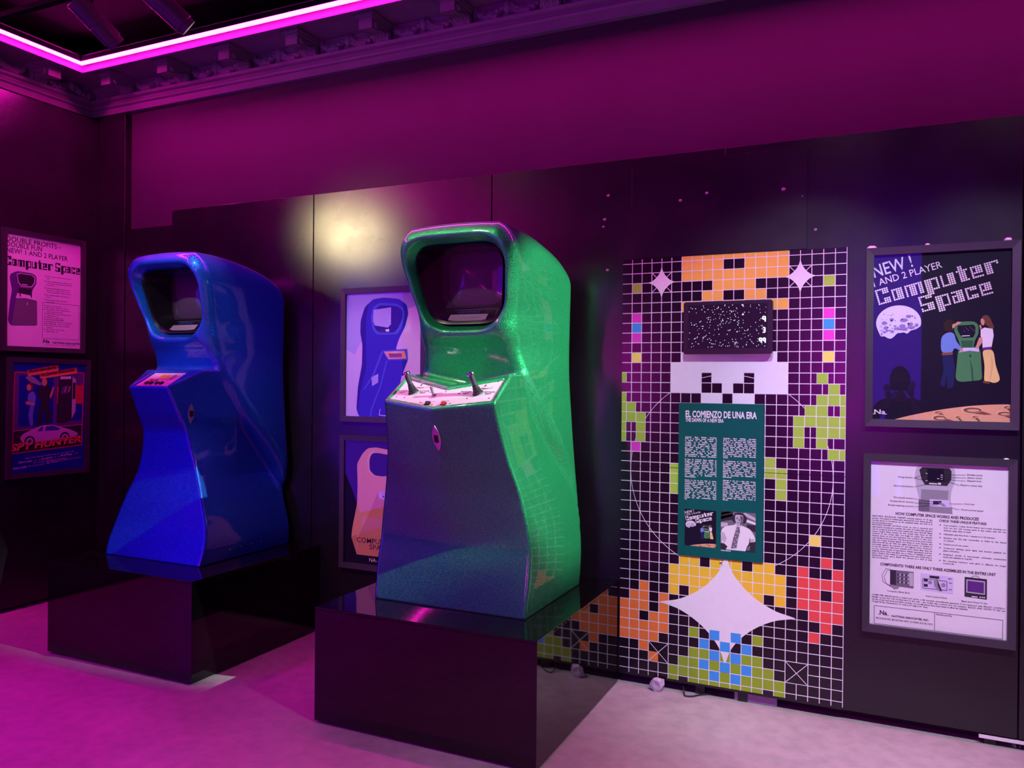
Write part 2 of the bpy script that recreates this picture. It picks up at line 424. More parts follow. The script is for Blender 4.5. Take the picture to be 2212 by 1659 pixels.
# ---- LED line round the recessed ceiling
def led(name, a, b_, label, mt=None, skirt=None):
    m = MB(); m.box(a, b_, mt or M_LED); o = m.build(name); tag(o, label, 'LED strip light')
    m = MB(); m.box((a[0], a[1], b_[2] + .0004), (b_[0], b_[1], 3.7157), M_CEIL)  # opaque cover added to keep the strip's light off the ceiling
    if skirt: m.box((skirt[0], skirt[1], 3.6712), (skirt[2], skirt[3], 3.7157), M_CEIL)  # skirt added to shield the crown moulding from the strip
    m.build('added_channel', o); return o
i_, o_, zl = 0.381, 0.409, (3.669, 3.682)
led('led_strip', (XL+i_, YB-o_, zl[0]), (XR-i_, YB-i_, zl[1]), 'glowing magenta LED strip along the cornice of the back wall', None, (XL+i_, YB-i_+.0003, XR-i_, YB-i_+.002))
led('led_strip', (XL+i_, YF+o_, zl[0]), (XL+o_, YB-o_-0.001, zl[1]), 'glowing magenta LED strip along the cornice of the left wall', None, (XL+i_-.002, YF+o_, XL+i_-.0003, YB-o_))
led('led_strip', (XR-o_, YF+o_, zl[0]), (XR-i_, YB-o_-0.001, zl[1]), 'glowing violet LED strip along the cornice of the right wall', M_LEDV)
led('led_strip', (XL+i_, YF+i_, zl[0]), (XR-i_, YF+o_-0.001, zl[1]), 'glowing violet LED strip along the cornice of the wall facing the cabinets', M_LEDV)

# ---- black boards lined up along the back wall
xs = [(-4.424, -3.216), (-3.210, -1.980), (-1.974, -0.708), (-0.702, 0.536), (0.542, 1.78), (1.786, 3.0)]
LB = ['wide black laminate board at the left end of the panelled back wall, behind the blue cabinet', 'black laminate board with the yellow light reflection, between the blue and green cabinets',
      'black laminate board directly behind the green cabinet', 'black laminate board behind the pixel mural and the poster column at right',
      'black laminate board continuing past the right edge posters', 'black laminate board at the far right end of the back wall']
for (a, c), lb in zip(xs, LB):
    m = MB(); m.box((a, 0.0, 0.05), (c, 0.018, 2.70), M_BOARD)
    o = m.build('wall_board', bevel=0.0015); tag(o, lb, 'wall board', 'black boards along the back wall')
    for x in (a + 0.08, c - 0.12):
        m = MB(); m.box((x, 0.0185, 0.0), (x + 0.045, YB - 0.001, 2.66), M_BLACK); m.build('batten', parent=o)
m = MB(); m.box((-4.918, 0.034, 0.02), (-4.43, YB-0.002, 2.61), M_BOARD); tag(m.build('wall_board', bevel=0.0015), 'narrow lower black board set back left of the panelled back wall', 'wall board')
m = MB(); m.box((-5.196, 0.03, 0.02), (-4.925, YB-0.002, 3.44), M_BOARD); tag(m.build('wall_board', bevel=0.0015), 'tall black strip added for the cornice shade in the left corner of the back wall', 'wall board')  # dark strip added in place of the cornice's shadow in this corner
m = MB(); m.box((-1.172, -0.008, 2.182), (-0.324, -0.0005, 2.663), M_BOARD); tag(m.build('cover_board', bevel=0.001), 'thin square-cornered black sheet fixed above the pixel mural', 'board')

# ---- plinths
def plinth(name, x0, x1, y0, y1, h, label):
    r = empty(name, ((x0+x1)/2, (y0+y1)/2, 0)); hx, hy = (x1-x0)/2, (y1-y0)/2
    m = MB(); m.box((-hx, -hy, 0.012), (hx, hy, h-0.012), M_GLOSS); m.build('body', r, bevel=0.0012)
    m = MB(); m.box((-hx, -hy, h-0.0115), (hx, hy, h), M_GLOSS); m.build('top_panel', r, bevel=0.0012)
    m = MB(); m.box((-hx+0.02, -hy+0.02, 0.0), (hx-0.02, hy-0.02, 0.0118), M_BLACK); m.build('foot', r)
    return tag(r, label, 'plinth', 'glossy black display plinths')
plinth('display_plinth', -2.312, -1.222, -1.082, -0.004, 0.525, 'glossy black plinth carrying the green arcade cabinet')
plinth('display_plinth', -4.236, -3.142, -1.012, -0.004, 0.525, 'glossy black plinth carrying the blue arcade cabinet')
# ------------------------------------------------------------------ arcade cabinets: moulded shells polygonised from blended solids
def ci(x, xs, ys):
    """smooth monotone-ish interpolation through knots"""
    xs = np.asarray(xs, float); ys = np.asarray(ys, float)
    d = np.diff(ys)/np.diff(xs); t = np.empty_like(ys); t[0], t[-1] = d[0], d[-1]
    t[1:-1] = np.where(d[:-1]*d[1:] > 0, 2*d[:-1]*d[1:]/np.where(d[:-1]+d[1:] == 0, 1, d[:-1]+d[1:]), 0)
    x = np.clip(x, xs[0], xs[-1]); i = np.clip(np.searchsorted(xs, x) - 1, 0, len(xs)-2)
    h = xs[i+1]-xs[i]; s = (x-xs[i])/h
    return (1+2*s)*(1-s)**2*ys[i] + s*(1-s)**2*h*t[i] + s*s*(3-2*s)*ys[i+1] + s*s*(s-1)*h*t[i+1]
def smax(a, b, r):
    return np.minimum(np.maximum(a, b), -r) + np.sqrt(np.maximum(a + r, 0)**2 + np.maximum(b + r, 0)**2)
def smin(a, b, r): return -smax(-a, -b, r)
YFZ = ([0, .15, .3, .445, .57, .68, .79, .9, 1.0, 1.1, 1.18, 1.24, 1.28, 1.4, 1.6, 1.8],
       [.685, .68, .66, .61, .53, .44, .345, .265, .215, .185, .150, .108, .088, .053, -.008, -.068])
HWF = ([0, .3, .5, .7, .9, 1.05, 1.2, 1.32, 1.45, 1.6, 1.8], [.40, .392, .380, .356, .314, .278, .244, .245, .275, .302, .300])
HWB = ([0, .25, .5, .8, 1.1, 1.5, 1.8], [.403, .390, .372, .350, .335, .338, .325])
ZTOP = ([-.12, -.05, .05, .15, .3, .45, .55, .62, .7, .8], [1.695, 1.714, 1.727, 1.728, 1.716, 1.690, 1.664, 1.632, 1.588, 1.53])
GREEN = dict(cf=([0, .165, .305, .495, .675, .935, 1.12], [-.02, .008, .03, .013, -.035, -.115, -.172]),
             hw=([0, .165, .305, .495, .7, .935, 1.12], [.388, .394, .388, .358, .31, .28, .27]),
             vd=([0, .3, .5, .7, .935, 1.12], [0, .008, .028, .045, .06, .064]), fl=0.0, y0=-.115, z0=.935, sl=.65, y1=.07)
BLUE = dict(cf=([0, .075, .195, .315, .515, .705, .835, .975, 1.12], [-.057, -.033, .002, .02, .052, .037, -.02, -.085, -.145]),
            hw=([0, .075, .195, .315, .515, .705, .835, .975, 1.12], [.37, .377, .356, .312, .227, .177, .163, .152, .15]),
            vd=([0, 1.12], [0, 0]), fl=.10, y0=-.085, z0=.975, sl=.53, y1=.103)
def sd_open(x, z, g=0.0):
    """rounded trapezoid of the hood opening"""
    hw = .186 + (z - 1.29)/.35*.052 + g
    q = smax(np.abs(x) - hw, np.abs(z - 1.4675) - .175 - g, .110 + g)
    return q
def shell(D):
    def f(x, y, z):
        ax = np.abs(x); yf = ci(z, *YFZ); sl = (ci(z + .01, *YFZ) - ci(z - .01, *YFZ))/.02
        t = np.clip((y - yf)/(.68 - np.minimum(yf, .6)), 0, 1)
        hw = ci(z, *HWF)*(1 - t) + ci(z, *HWB)*t
        a = smax(ax - hw, (yf - y)/np.sqrt(1 + sl*sl), np.where(z > 1.2, .048 + .040*np.clip((z - 1.2)/.1, 0, 1), .048 + .042*np.clip((1.1 - z)/.2, 0, 1)))
        a = smax(a, y - .68, .055)
        zt = ci(y, *ZTOP); a = smax(a, (z - zt - .02*(1 - (x/.33)**2))*.96, .115)
        cav = smax(sd_open(x, z) - .040*np.clip(1 - (y - yf)/.10, 0, 1)**1.2, (y - .27), .03)
        a = smax(a, -cav, .018)
        # console
        cf = ci(z, *D['cf']); ch = ci(z, *D['hw']); vd = ci(z, *D['vd'])
        cs = (ci(z + .01, *D['cf']) - ci(z - .01, *D['cf']))/.02
        ch2 = ch + D['fl']*np.clip((z - .45)/.35, 0, 1)*np.clip((y - cf)/.3, 0, 1.0)
        fr = cf - vd*(1 - np.clip(ax/ch, 0, 1))
        c = smax(ax - ch2, (fr - y)/np.sqrt(1 + cs*cs), .010)
        zt = np.minimum(D['z0'] + D['sl']*(y - D['y0']), D['z0'] + D['sl']*(D['y1'] - D['y0'] - vd*(1 - np.clip(ax/ch, 0, 1))*1.3))
        c = smax(c, (z - zt)/math.sqrt(1 + D['sl']**2), .010)
        # recess for the control panel
        e = .02
        rec = np.maximum(np.maximum(ax - ch + e, fr + e*1.1 - y), y - (D['y1'] - vd*(1 - np.clip(ax/ch, 0, 1))*1.3 - e))
        rec = np.maximum(rec, zt - .011 - z)
        c = smax(c, -rec, .006)
        c = np.maximum(c, y - .66)
        d = smin(a, c, .026)
        return np.maximum(d, -z)
    return f
def polygonise(f, lo, hi, h):
    n = [int(round((hi[i]-lo[i])/h)) + 1 for i in range(3)]
    ax = [lo[i] + h*np.arange(n[i]) for i in range(3)]
    V = np.empty(n)
    for i in range(0, n[0], 16):
        X, Y, Z = np.meshgrid(ax[0][i:i+16], ax[1], ax[2], indexing='ij'); V[i:i+16] = f(X, Y, Z)
    S = V < 0
    c = np.zeros([k-1 for k in n], int)
    for i in (0, 1):
        for j in (0, 1):
            for k in (0, 1): c += S[i:n[0]-1+i, j:n[1]-1+j, k:n[2]-1+k]
    act = (c > 0) & (c < 8); I, J, K = np.nonzero(act)
    idx = -np.ones(act.shape, int); idx[act] = np.arange(len(I))
    P = np.zeros((len(I), 3)); W = np.zeros(len(I))
    for a in range(3):
        o1, o2 = [q for q in range(3) if q != a]
        for u in (0, 1):
            for v in (0, 1):
                p0 = [0, 0, 0]; p0[o1] = u; p0[o2] = v; p1 = list(p0); p1[a] = 1
                v0 = V[I+p0[0], J+p0[1], K+p0[2]]; v1 = V[I+p1[0], J+p1[1], K+p1[2]]
                cr = (v0 < 0) != (v1 < 0)
                t = np.where(cr, v0/np.where(v0 == v1, 1, v0 - v1), 0)
                for q in range(3): P[:, q] += np.where(cr, p0[q] + (t if q == a else 0), 0)
                W += cr
    P = P/W[:, None] + np.stack([I, J, K], 1); P = P*h + np.array(lo)
    F = []
    for a in range(3):
        o1, o2 = (a+1) % 3, (a+2) % 3
        sl0 = [slice(None)]*3; sl1 = [slice(None)]*3; sl0[a] = slice(0, -1); sl1[a] = slice(1, None)
        for q in (o1, o2): sl0[q] = slice(1, -1); sl1[q] = slice(1, -1)
        A, B = S[tuple(sl0)], S[tuple(sl1)]
        for neg in (False, True):
            m = (A & ~B) if not neg else (~A & B)
            g = np.stack(np.nonzero(m), 1); g[:, o1] += 1; g[:, o2] += 1
            def at(d1, d2):
                k = g.copy(); k[:, o1] -= d1; k[:, o2] -= d2; return idx[k[:, 0], k[:, 1], k[:, 2]]
            q = [at(1, 1), at(0, 1), at(0, 0), at(1, 0)]
            if neg: q.reverse()
            F.append(np.stack(q, 1))
    F = np.concatenate(F); F = F[(F >= 0).all(1)]
    e = 1e-4
    def grad(P):
        g = np.stack([f(P[:, 0]+e, P[:, 1], P[:, 2]) - f(P[:, 0]-e, P[:, 1], P[:, 2]),
                      f(P[:, 0], P[:, 1]+e, P[:, 2]) - f(P[:, 0], P[:, 1]-e, P[:, 2]),
                      f(P[:, 0], P[:, 1], P[:, 2]+e) - f(P[:, 0], P[:, 1], P[:, 2]-e)], 1)/(2*e)
        return g
    for _ in range(3):
        g = grad(P); d = f(P[:, 0], P[:, 1], P[:, 2]); st = g*(d/np.maximum((g*g).sum(1), .05))[:, None]
        L = np.linalg.norm(st, axis=1); st *= np.minimum(1, .5*h/np.maximum(L, 1e-9))[:, None]; P = P - st
    N = grad(P); N /= np.maximum(np.linalg.norm(N, axis=1), 1e-9)[:, None]
    return P, F, N
def shell_mesh(name, f, mt, parent):
    P, F, N = polygonise(f, (-.455, -.215, -.013), (.455, .715, 1.79), .0065)
    me = bpy.data.meshes.new(name)
    me.vertices.add(len(P)); me.vertices.foreach_set('co', P.ravel())
    me.loops.add(F.size); me.loops.foreach_set('vertex_index', F.ravel())
    me.polygons.add(len(F)); me.polygons.foreach_set('loop_start', np.arange(0, F.size, 4))
    me.update(calc_edges=True)
    me.polygons.foreach_set('use_smooth', np.ones(len(F), bool)); me.materials.append(mt)
    # average the shading normals a little so the lacquer reflects cleanly
    A = np.zeros_like(N); cnt = np.zeros(len(N))
    for k in range(4):
        np.add.at(A, F[:, k], N[F].mean(1)); np.add.at(cnt, F[:, k], 1)
    A /= np.maximum(cnt, 1)[:, None]; A /= np.maximum(np.linalg.norm(A, axis=1), 1e-9)[:, None]
    me.normals_split_custom_set_from_vertices(A)
    o = bpy.data.objects.new(name, me); COL.objects.link(o); o.parent = parent
    return o
def onto(f, p):
    """nearest point of the shell and its normal"""
    p = np.array([p], float)
    for _ in range(30):
        e = 1e-4
        g = np.array([(f(*(p[0] + np.eye(3)[k]*e)[:, None])[0] - f(*(p[0] - np.eye(3)[k]*e)[:, None])[0])/(2*e) for k in range(3)])
        p[0] -= g*f(*p[0][:, None])[0]/max((g*g).sum(), .05)*.8
    return Vector(p[0]), Vector(g).normalized()
M_CRT = mat('dark_picture_tube_glass', (0.20, 0.17, 0.21), 0.22, coat=1.0, var=0.05)
M_CARD = ink('card_white', (0.78, 0.74, 0.74)); M_INKD = ink('dark', (0.03, 0.02, 0.035)); M_INKB = ink('title_blue', (0.10, 0.16, 0.62))
M_METAL = mat('brushed_metal', (0.62, 0.60, 0.62), 0.3, metal=1.0, var=0.05, vscale=90)
M_PANELW = mat('panel_white', (0.74, 0.68, 0.70), 0.35, var=0.03)
M_RED = mat('red_plastic', (0.55, 0.01, 0.02), 0.3, var=0.05); M_YEL = ink('label_yellow', (0.85, 0.58, 0.06))
M_SLOT = mat('slot_black', (0.004, 0.003, 0.005), 0.5, var=0.05)
def hood_parts(r, f):
    # black mask funnel between the opening and the picture tube
    def loop(hw0, hw1, z0, z1, rad, y, n=48):
        pts = []
        for i in range(n):
            t = 2*math.pi*i/n; cx, cz = math.cos(t), math.sin(t); p = 5.0
            k = (abs(cx)**p + abs(cz)**p)**(-1/p); u, v = cx*k, cz*k
            hw = hw0 + (hw1 - hw0)*(v + 1)/2
            pts.append((u*hw, y, (z0+z1)/2 + v*(z1-z0)/2))
        return pts
    m = MB(); ls = [[(x, .092 + (1.47 - z)*.28, z) for x, y, z in loop(.188, .238, 1.290, 1.645, 0, 0)], [(x, .115 + (1.47 - z)*.20, z) for x, y, z in loop(.180, .224, 1.304, 1.640, 0, 0)], loop(.175, .185, 1.355, 1.655, 0, .235), loop(.150, .155, 1.375, 1.652, 0, .242)]
    for A, B in zip(ls, ls[1:]):
        n = len(A); m.add(A + B, [(i, (i+1) % n, n + (i+1) % n, n + i) for i in range(n)], M_BLACK)
    m.build('mask', r, smooth=True)
    m = MB(); o_ = loop(.165, .168, 1.36, 1.660, 0, .236, 40); i_ = loop(.147, .15, 1.383, 1.642, 0, .228, 40); j_ = loop(.143, .146, 1.387, 1.638, 0, .24, 40)
    n = 40
    for A, B in ((o_, i_), (i_, j_)): m.add(A + B, [(i, (i+1) % n, n + (i+1) % n, n + i) for i in range(n)], mat('television_bezel', (0.10, 0.085, 0.10), 0.3, var=0.05))
    m.build('screen_bezel', r, smooth=True)
    m = MB(); rings = []
    for k in range(7):
        s_ = 1 - k/6; L = loop(.1445*max(s_, .001), .1475*max(s_, .001), 1.5125 - .127*max(s_, .001), 1.5125 + .127*max(s_, .001), 0, .239 - .030*(1 - s_*s_), 40); rings.append(L)
    for A, B in zip(rings, rings[1:]): m.add(A + B, [(i, (i+1) % n, n + (i+1) % n, n + i) for i in range(n)], M_CRT)
    m.build('screen', r, smooth=True)
    # sloping ledge with the instruction card
    m = MB(); m.add([(-.16, .150, 1.302), (.16, .150, 1.302), (.160, .226, 1.376), (-.160, .226, 1.376)], [(0,1,2,3)], M_BLACK); m.build('ledge', r)
    e = empty('instruction_card', (0, .150, 1.3035)); e.parent = r; e.rotation_euler = (R(-45.8), 0, 0)
    p = Print(); p.rect(-.105, .004, .095, .052, M_CARD, 1); p.text('COMPUTER SPACE', -.075, .060, .016, M_INKB, 2, width=.12, bold=.03, shear=.2)
    p.text('1 OR 2', .07, .070, .006, M_INKB, 2); p.text('PLAYERS', .068, .060, .006, M_INKB, 2)
    p.path([(-.10, .085), (.135, .085), (.135, .0)], .0015, M_CARD, 2)
    for q in range(4): p.text(['INSTRUCTIONS', 'Insert coin, press start. Rotate your rocket left or right and', 'press thrust to move. Fire to destroy the saucers before the', 'saucers destroy you. Outscore the saucers for extra play.'][q], -.098, .043 - q*.0105, .0045, M_INKD, 3, res=1)
    o = p.build('print', fix=False); o.parent = e
    m = MB(); A = loop(.187, .237, 1.292, 1.643, 0, .096, 48); m.add(A, [tuple(range(48))], M_TINT)
    # the pane leans with the face of the hood
    m.v = [(x, y + (1.47 - z)*.28, z) for x, y, z in m.v]
    o = m.build('window', r, fix=False); o['label'] = 'smoked clear window in the hood'
def coin_plate(r, f, p, up=(0, 0, 1), L=.118, W_=.036):
    q, n = onto(f, p); z = (Vector(up) - n*Vector(up).dot(n)).normalized(); x = z.cross(n) * -1
    M = Matrix((( x.x, -n.x, z.x, q.x), (x.y, -n.y, z.y, q.y), (x.z, -n.z, z.z, q.z), (0, 0, 0, 1)))
    e = empty('coin_plate', (0, 0, 0)); e.parent = r; e.matrix_local = M
    def eye(l, w_, k=14):
        a = [(w_/2*(1 - (2*i/k - 1)**2), -l/2 + l*i/k) for i in range(k+1)]
        return a + [(-x_, z_) for x_, z_ in reversed(a[1:-1])]
    m = MB(); m.prism(eye(L, W_), 'y', .004, -.004, M_METAL); m.build('plate', e, bevel=.001)
    m = MB(); m.prism([(-.012, .016), (.012, .016), (.012, -.012), (.007, -.020), (-.007, -.020), (-.012, -.012)], 'y', -.0035, -.0052, M_SLOT); m.build('coin_slot', e)
    m = MB()
    m.tube([(-.0125, -.0062, .017), (-.0125, -.0062, -.012), (-.007, -.0062, -.021), (.007, -.0062, -.021), (.0125, -.0062, -.012), (.0125, -.0062, .017)], .0014, M_STEEL, 8); m.build('slot_rim', e, smooth=True)
    for s_ in (1, -1):
        m = MB(); m.lathe([(.0034, 0), (.0034, .0015), (.0015, .0025)], M_STEEL, 10, Matrix.Translation((0, -.004, s_*L*.27)) @ Matrix.Rotation(R(90), 4, 'X')); m.build('screw', e, smooth=True)
    e['label'] = 'metal eye-shaped coin plate'
    return e
def panel_frame(r, D):
    """empty lying on the control panel: local x right, y up the slope, z out"""
    e = empty('control_panel', (0, D['y0'], D['z0'] - .0115)); e.parent = r; e.rotation_euler = (math.atan(D['sl']), 0, 0); return e
def flat_print(p):
    """turn a sheet drawn upright into one lying on the panel"""
    p.v = [(x, z, -y) for x, y, z in p.v]; return p
def screws(e, pts):
    for x, y in pts:
        m = MB(); m.lathe([(.0042, 0), (.0042, .0012), (.002, .0022)], M_STEEL, 10, Matrix.Translation((x, y, .002))); m.build('screw', e, smooth=True)

# ---- green two-player cabinet
M_GREEN = flake('green_metal_flake', (0.0015, 0.25, 0.06), 0.4, (0.04, 0.60, 0.20))
M_BLUE = flake('blue_metal_flake', (0.0, 0.012, 0.34), 0.4, (0.004, 0.20, 0.75))
g = empty('arcade_cabinet', (-1.765, -.83, .525))
tag(g, 'green metal-flake arcade cabinet with two joysticks on a black plinth', 'arcade cabinet', 'fibreglass arcade cabinets on plinths')
fg = shell(GREEN)
shell_mesh('body', fg, M_GREEN, g); hood_parts(g, fg); coin_plate(g, fg, (.0, -.16, .755), L=.125, W_=.040)
cp = panel_frame(g, GREEN); SL = math.sqrt(1 + .65**2)
S_ = lambda y: (y - GREEN['y0'])*SL      # height along the slope for a depth y
V0, V1 = .06, .075
top, bot = S_(.07) - .022, .024
out = [(-.257, bot), (0, S_(-.115 - V0) + .024), (.257, bot), (.250, top), (0, S_(.07 - V1) - .02), (-.250, top)]
m = MB(); m.prism(out, 'z', -.001, .002, M_PANELW); m.build('plate', cp)
p = Print()
for cx in (-.165, .165):
    cy = S_(-.045)
    p.text('ROTATE', cx-.088, cy+.006, .0095, M_INKD, 8, bold=.02, width=.05); p.text('LEFT', cx-.072, cy-.008, .0095, M_INKD, 8, bold=.02, width=.028)
    p.text('ROTATE', cx+.028, cy+.006, .0095, M_INKD, 8, bold=.02, width=.05); p.text('RIGHT', cx+.036, cy-.008, .0095, M_INKD, 8, bold=.02, width=.03)
    p.text('THRUST', cx+.0, cy+.033, .0085, M_INKD, 8, bold=.02, width=.038)
    for s_ in (-1, 1): p.poly([(cx+s_*.096, cy+.003), (cx+s_*.086, cy-.006), (cx+s_*.086, cy+.0), ] if s_ > 0 else [(cx-.1, cy-.004), (cx-.088, cy-.011), (cx-.088, cy+.003)], M_INKD, 8)
    p.poly([(cx+.004, cy+.055), (cx+.016, cy+.055), (cx+.012, cy+.072)], M_INKD, 8)
p.text('EXTENDED PLAY', .0, S_(-.02)+.012, .006, M_INKD, 8, width=.035); p.text('START', .004, S_(-.02), .006, M_INKD, 8)
p.text('ONE PLAYER', -.055, S_(-.13)+.028, .0055, M_INKD, 8, width=.04); p.text('TWO PLAYER', .012, S_(-.13)+.034, .0055, M_INKD, 8, width=.04)
p.path([(-.1, .012), (-.03, -.022)], .001, M_INKD, 8); p.text('Na', .006, -.02, .008, M_INKD, 8, sx=1.5)
for cx in (-.112, .212):
    p.disc(cx, S_(-.015)+.01, .006, M_PANELW, 8); p.path([(cx+.007*math.cos(a), S_(-.015)+.01+.007*math.sin(a)) for a in [k*.5236 for k in range(12)]], .0012, M_INKD, 8, True)
flat_print(p).build('panel_print', cp, fix=False)
for i, cx in enumerate((-.165, .165)):
    j = empty('joystick', (cx, S_(-.045), .002)); j.parent = cp
    ln = Vector((-.030, .032, .090)); ln = ln.normalized()
    m = MB(); m.lathe([(.026, 0), (.025, .006), (.019, .010), (.020, .016), (.016, .020), (.017, .026), (.014, .030), (.013, .042)], M_RUBBER, 18, ln.to_track_quat('Z', 'Y').to_matrix().to_4x4() @ Matrix.Translation((0, 0, -.002))); m.build('boot', j, smooth=True)
    m = MB(); m.lathe([(.0105, 0), (.0115, .006), (.0115, .045), (.012, .050)], mat('grey_grip', (0.075, 0.07, 0.08), 0.4, var=.05), 16, Matrix.Translation(ln*.036) @ ln.to_track_quat('Z', 'Y').to_matrix().to_4x4()); m.build('grip', j, smooth=True)
    m = MB(); m.lathe([(.012, 0), (.0185, .004), (.0195, .010), (.017, .015), (.010, .017)], M_STEEL, 18, Matrix.Translation(ln*.083) @ ln.to_track_quat('Z', 'Y').to_matrix().to_4x4()); m.build('knob', j, smooth=True)
m = MB(); m.lathe([(.011, 0), (.011, .003), (.006, .004)], M_STEEL, 14, Matrix.Translation((-.045, S_(-.075)+.01, .002))); m.tube([(-.045, S_(-.075)+.01, .005), (-.054, S_(-.075)+.024, .042)], [.006, .0075], mat('grey_lever', (0.3, 0.28, 0.28), .35, var=.05), 10); m.build('toggle_lever', cp, smooth=True)
for nm, cx, mt in (('rocker_switch', -.045, M_BLACK), ('rocker_switch', .035, M_RED)):
    e = empty(nm, (cx, S_(-.135)+.018, .002)); e.parent = cp
    m = MB(); m.box((-.013, -.010, 0), (.013, .010, .003), M_BLACK); m.build('surround', e)
    m = MB(); m.prism([(-.008, .003), (.008, .003), (.008, .010), (-.008, .005)], 'x', -.011, .011, mt); m.build('rocker', e)
    if mt is M_RED: e['label'] = 'red rocker switch'
screws(cp, [(-.235, .045), (.235, .045), (-.225, top-.02), (.225, top-.02), (-.1, top-.01-.02), (.09, top-.03), (-.19, .04), (.13, .04), (-.085, -.0), (-.02, -.012), (.065, .0), (.0, S_(.07-V1)-.04)])

# ---- blue single-player cabinet
bl = empty('arcade_cabinet', (-3.72, -.71, .525))
tag(bl, 'deep blue metal-flake arcade cabinet with narrow console on a black plinth', 'arcade cabinet', 'fibreglass arcade cabinets on plinths')
fb = shell(BLUE)
shell_mesh('body', fb, M_BLUE, bl); hood_parts(bl, fb); coin_plate(bl, fb, (.22, .04, .825), L=.115, W_=.036)
cp = panel_frame(bl, BLUE); SLB = math.sqrt(1 + .53**2); top = .188*SLB - .022
m = MB(); m.prism([(-.129, .023), (.129, .023), (.128, top), (-.128, top)], 'z', -.001, .002, M_PANELW); m.build('plate', cp)
p = Print()
p.rect(-.045, .128, .035, .163, M_YEL, 8); p.text('COMPUTER SPACE', -.038, .142, .009, M_INKD, 9, width=.066); p.line((-.05, .166), (.04, .166), .003, M_INKD, 8)
p.path([(-.088, .044), (.062, .044), (.066, .120), (-.088, .120)], .0022, M_INKD, 8, True)
p.path([(-.105, .034), (.075, .034)], .002, M_INKD, 8); p.disc(-.105, .034, .004, M_INKD, 8); p.disc(.075, .034, .004, M_INKD, 8)
for x, mt in ((-.066, ink('tile_red', (.42, .02, .06))), (-.03, ink('tile_grey', (.18, .16, .2)))): p.rect(x-.014, .088, x+.014, .110, mt, 9)
for x in (.008, .040): p.path([(x-.012, .09), (x-.004, .105), (x+.012, .109)], .004, M_YEL, 9); p.poly([(x+.014, .11), (x+.004, .112), (x+.008, .102)], M_INKD, 9)
p.text('THRUST', .078, .15, .006, M_INKD, 8); p.text('INSERT COIN', .072, .165, .005, M_INKD, 8, width=.045); p.text('Na', .02, .026, .006, M_INKD, 8, sx=1.5)
flat_print(p).build('panel_print', cp, fix=False)
for x in (-.068, -.032, .012, .048):
    m = MB(); m.lathe([(.0145, 0), (.0145, .004), (.0115, .008), (.004, .009)], M_BLACK, 18, Matrix.Translation((x, .064, .002))); m.build('push_button', cp, smooth=True)
m = MB(); m.lathe([(.009, 0), (.0085, .004), (.005, .007), (.001, .008)], M_PUTTY, 14, Matrix.Translation((.092, .06, .002))); m.build('push_button', cp, smooth=True)['label'] = 'white domed button'
m = MB(); m.box((.066, .112, .002), (.076, .152, .010), M_METAL); m.box((.079, .112, .002), (.083, .152, .014), M_METAL); m.build('coin_slot', cp)
screws(cp, [(-.11, .165), (.118, .168), (-.118, .035), (.11, .035)])
for k in range(6):
    m = MB(); q, n = onto(fb, (.42, .16 + .085*k, .055)); m.lathe([(.0055, 0), (.0055, .002), (.002, .003)], M_STEEL, 9, Matrix.Translation(q) @ n.to_track_quat('Z', 'Y').to_matrix().to_4x4()); m.build('base_bolt', bl, smooth=True)
# ------------------------------------------------------------------ pixel mural
W_MUR = ink('mural_white', (0.82, 0.80, 0.84), .4)
MC = {'o': ink('mural_amber', (0.88, 0.54, 0.09)), 'g': ink('mural_lime', (0.38, 0.62, 0.07)), 'y': ink('mural_yellow', (0.88, 0.58, 0.04)), 'Y': ink('mural_lemon', (0.92, 0.80, 0.15)),
      'm': ink('mural_magenta', (0.75, 0.06, 0.55)), 'b': ink('mural_blue', (0.06, 0.35, 0.80)), 'r': ink('mural_red', (0.80, 0.085, 0.075)), 'O': ink('mural_orange', (0.86, 0.24, 0.05)),
      'G': ink('mural_olive', (0.28, 0.44, 0.03)), 'w': W_MUR}
M_MURK = mat('mural_black', (0.008, 0.004, 0.009), 0.2, var=0.1)
CX, CZ, NC = 1.067/21, .0505, 21
mur = empty('pixel_mural', (-1.215, -.006, 0))
tag(mur, 'tall black mural board with white grid, coloured pixel blocks and a large lavender star', 'mural')
ZS = 2.156 - 20.45*CZ
def U(c): return c*CX
def V(n): return 2.156 - CZ*n
cells = {}
def put(k, n, cols):
    for c in cols: cells[(c, n)] = k
R_ = lambda a, b_: list(range(a, b_ + 1))
put('o', -1, R_(6, 15)); put('o', 0, [6, 7, 8, 9, 12, 13, 14, 15]); put('o', 1, R_(6, 15)); put('o', 2, R_(9, 12)); put('o', 3, [8, 9, 12, 13]); put('o', 4, [6, 7, 10, 11, 14, 15])
for c in (1, 19): put('g', 2, [c]); put('m', 5, [c]); put('b', 6, [c]); put('m', 7, [c]); put('Y', 9, [c])
put('m', 18, [1]); put('g', 20, [5, 14, 15]); put('g', 21, [5, 15]); put('g', 22, [5, 15]); put('g', 19, [14]); put('Y', 26, [18])
put('y', 29, [6, 7, 9, 10, 11, 13, 14]); put('y', 30, R_(5, 15)); put('y', 31, R_(5, 15)); put('y', 32, [5, 7, 8, 9, 10, 11, 12, 13, 15])
put('O', 32, [2]); put('O', 33, [1, 2, 4]); put('O', 34, [0, 1, 2, 4]); put('O', 35, [0, 1, 3, 4]); put('O', 36, R_(0, 4)); put('O', 37, R_(0, 3)); put('O', 38, [2]); put('O', 39, [3])
put('r', 28, [19]); put('r', 29, [17, 20]); put('r', 30, [17, 18, 19, 20]); put('r', 31, [17, 18, 20]); put('r', 32, R_(17, 20)); put('r', 33, R_(18, 20)); put('r', 34, [19]); put('r', 35, [18])
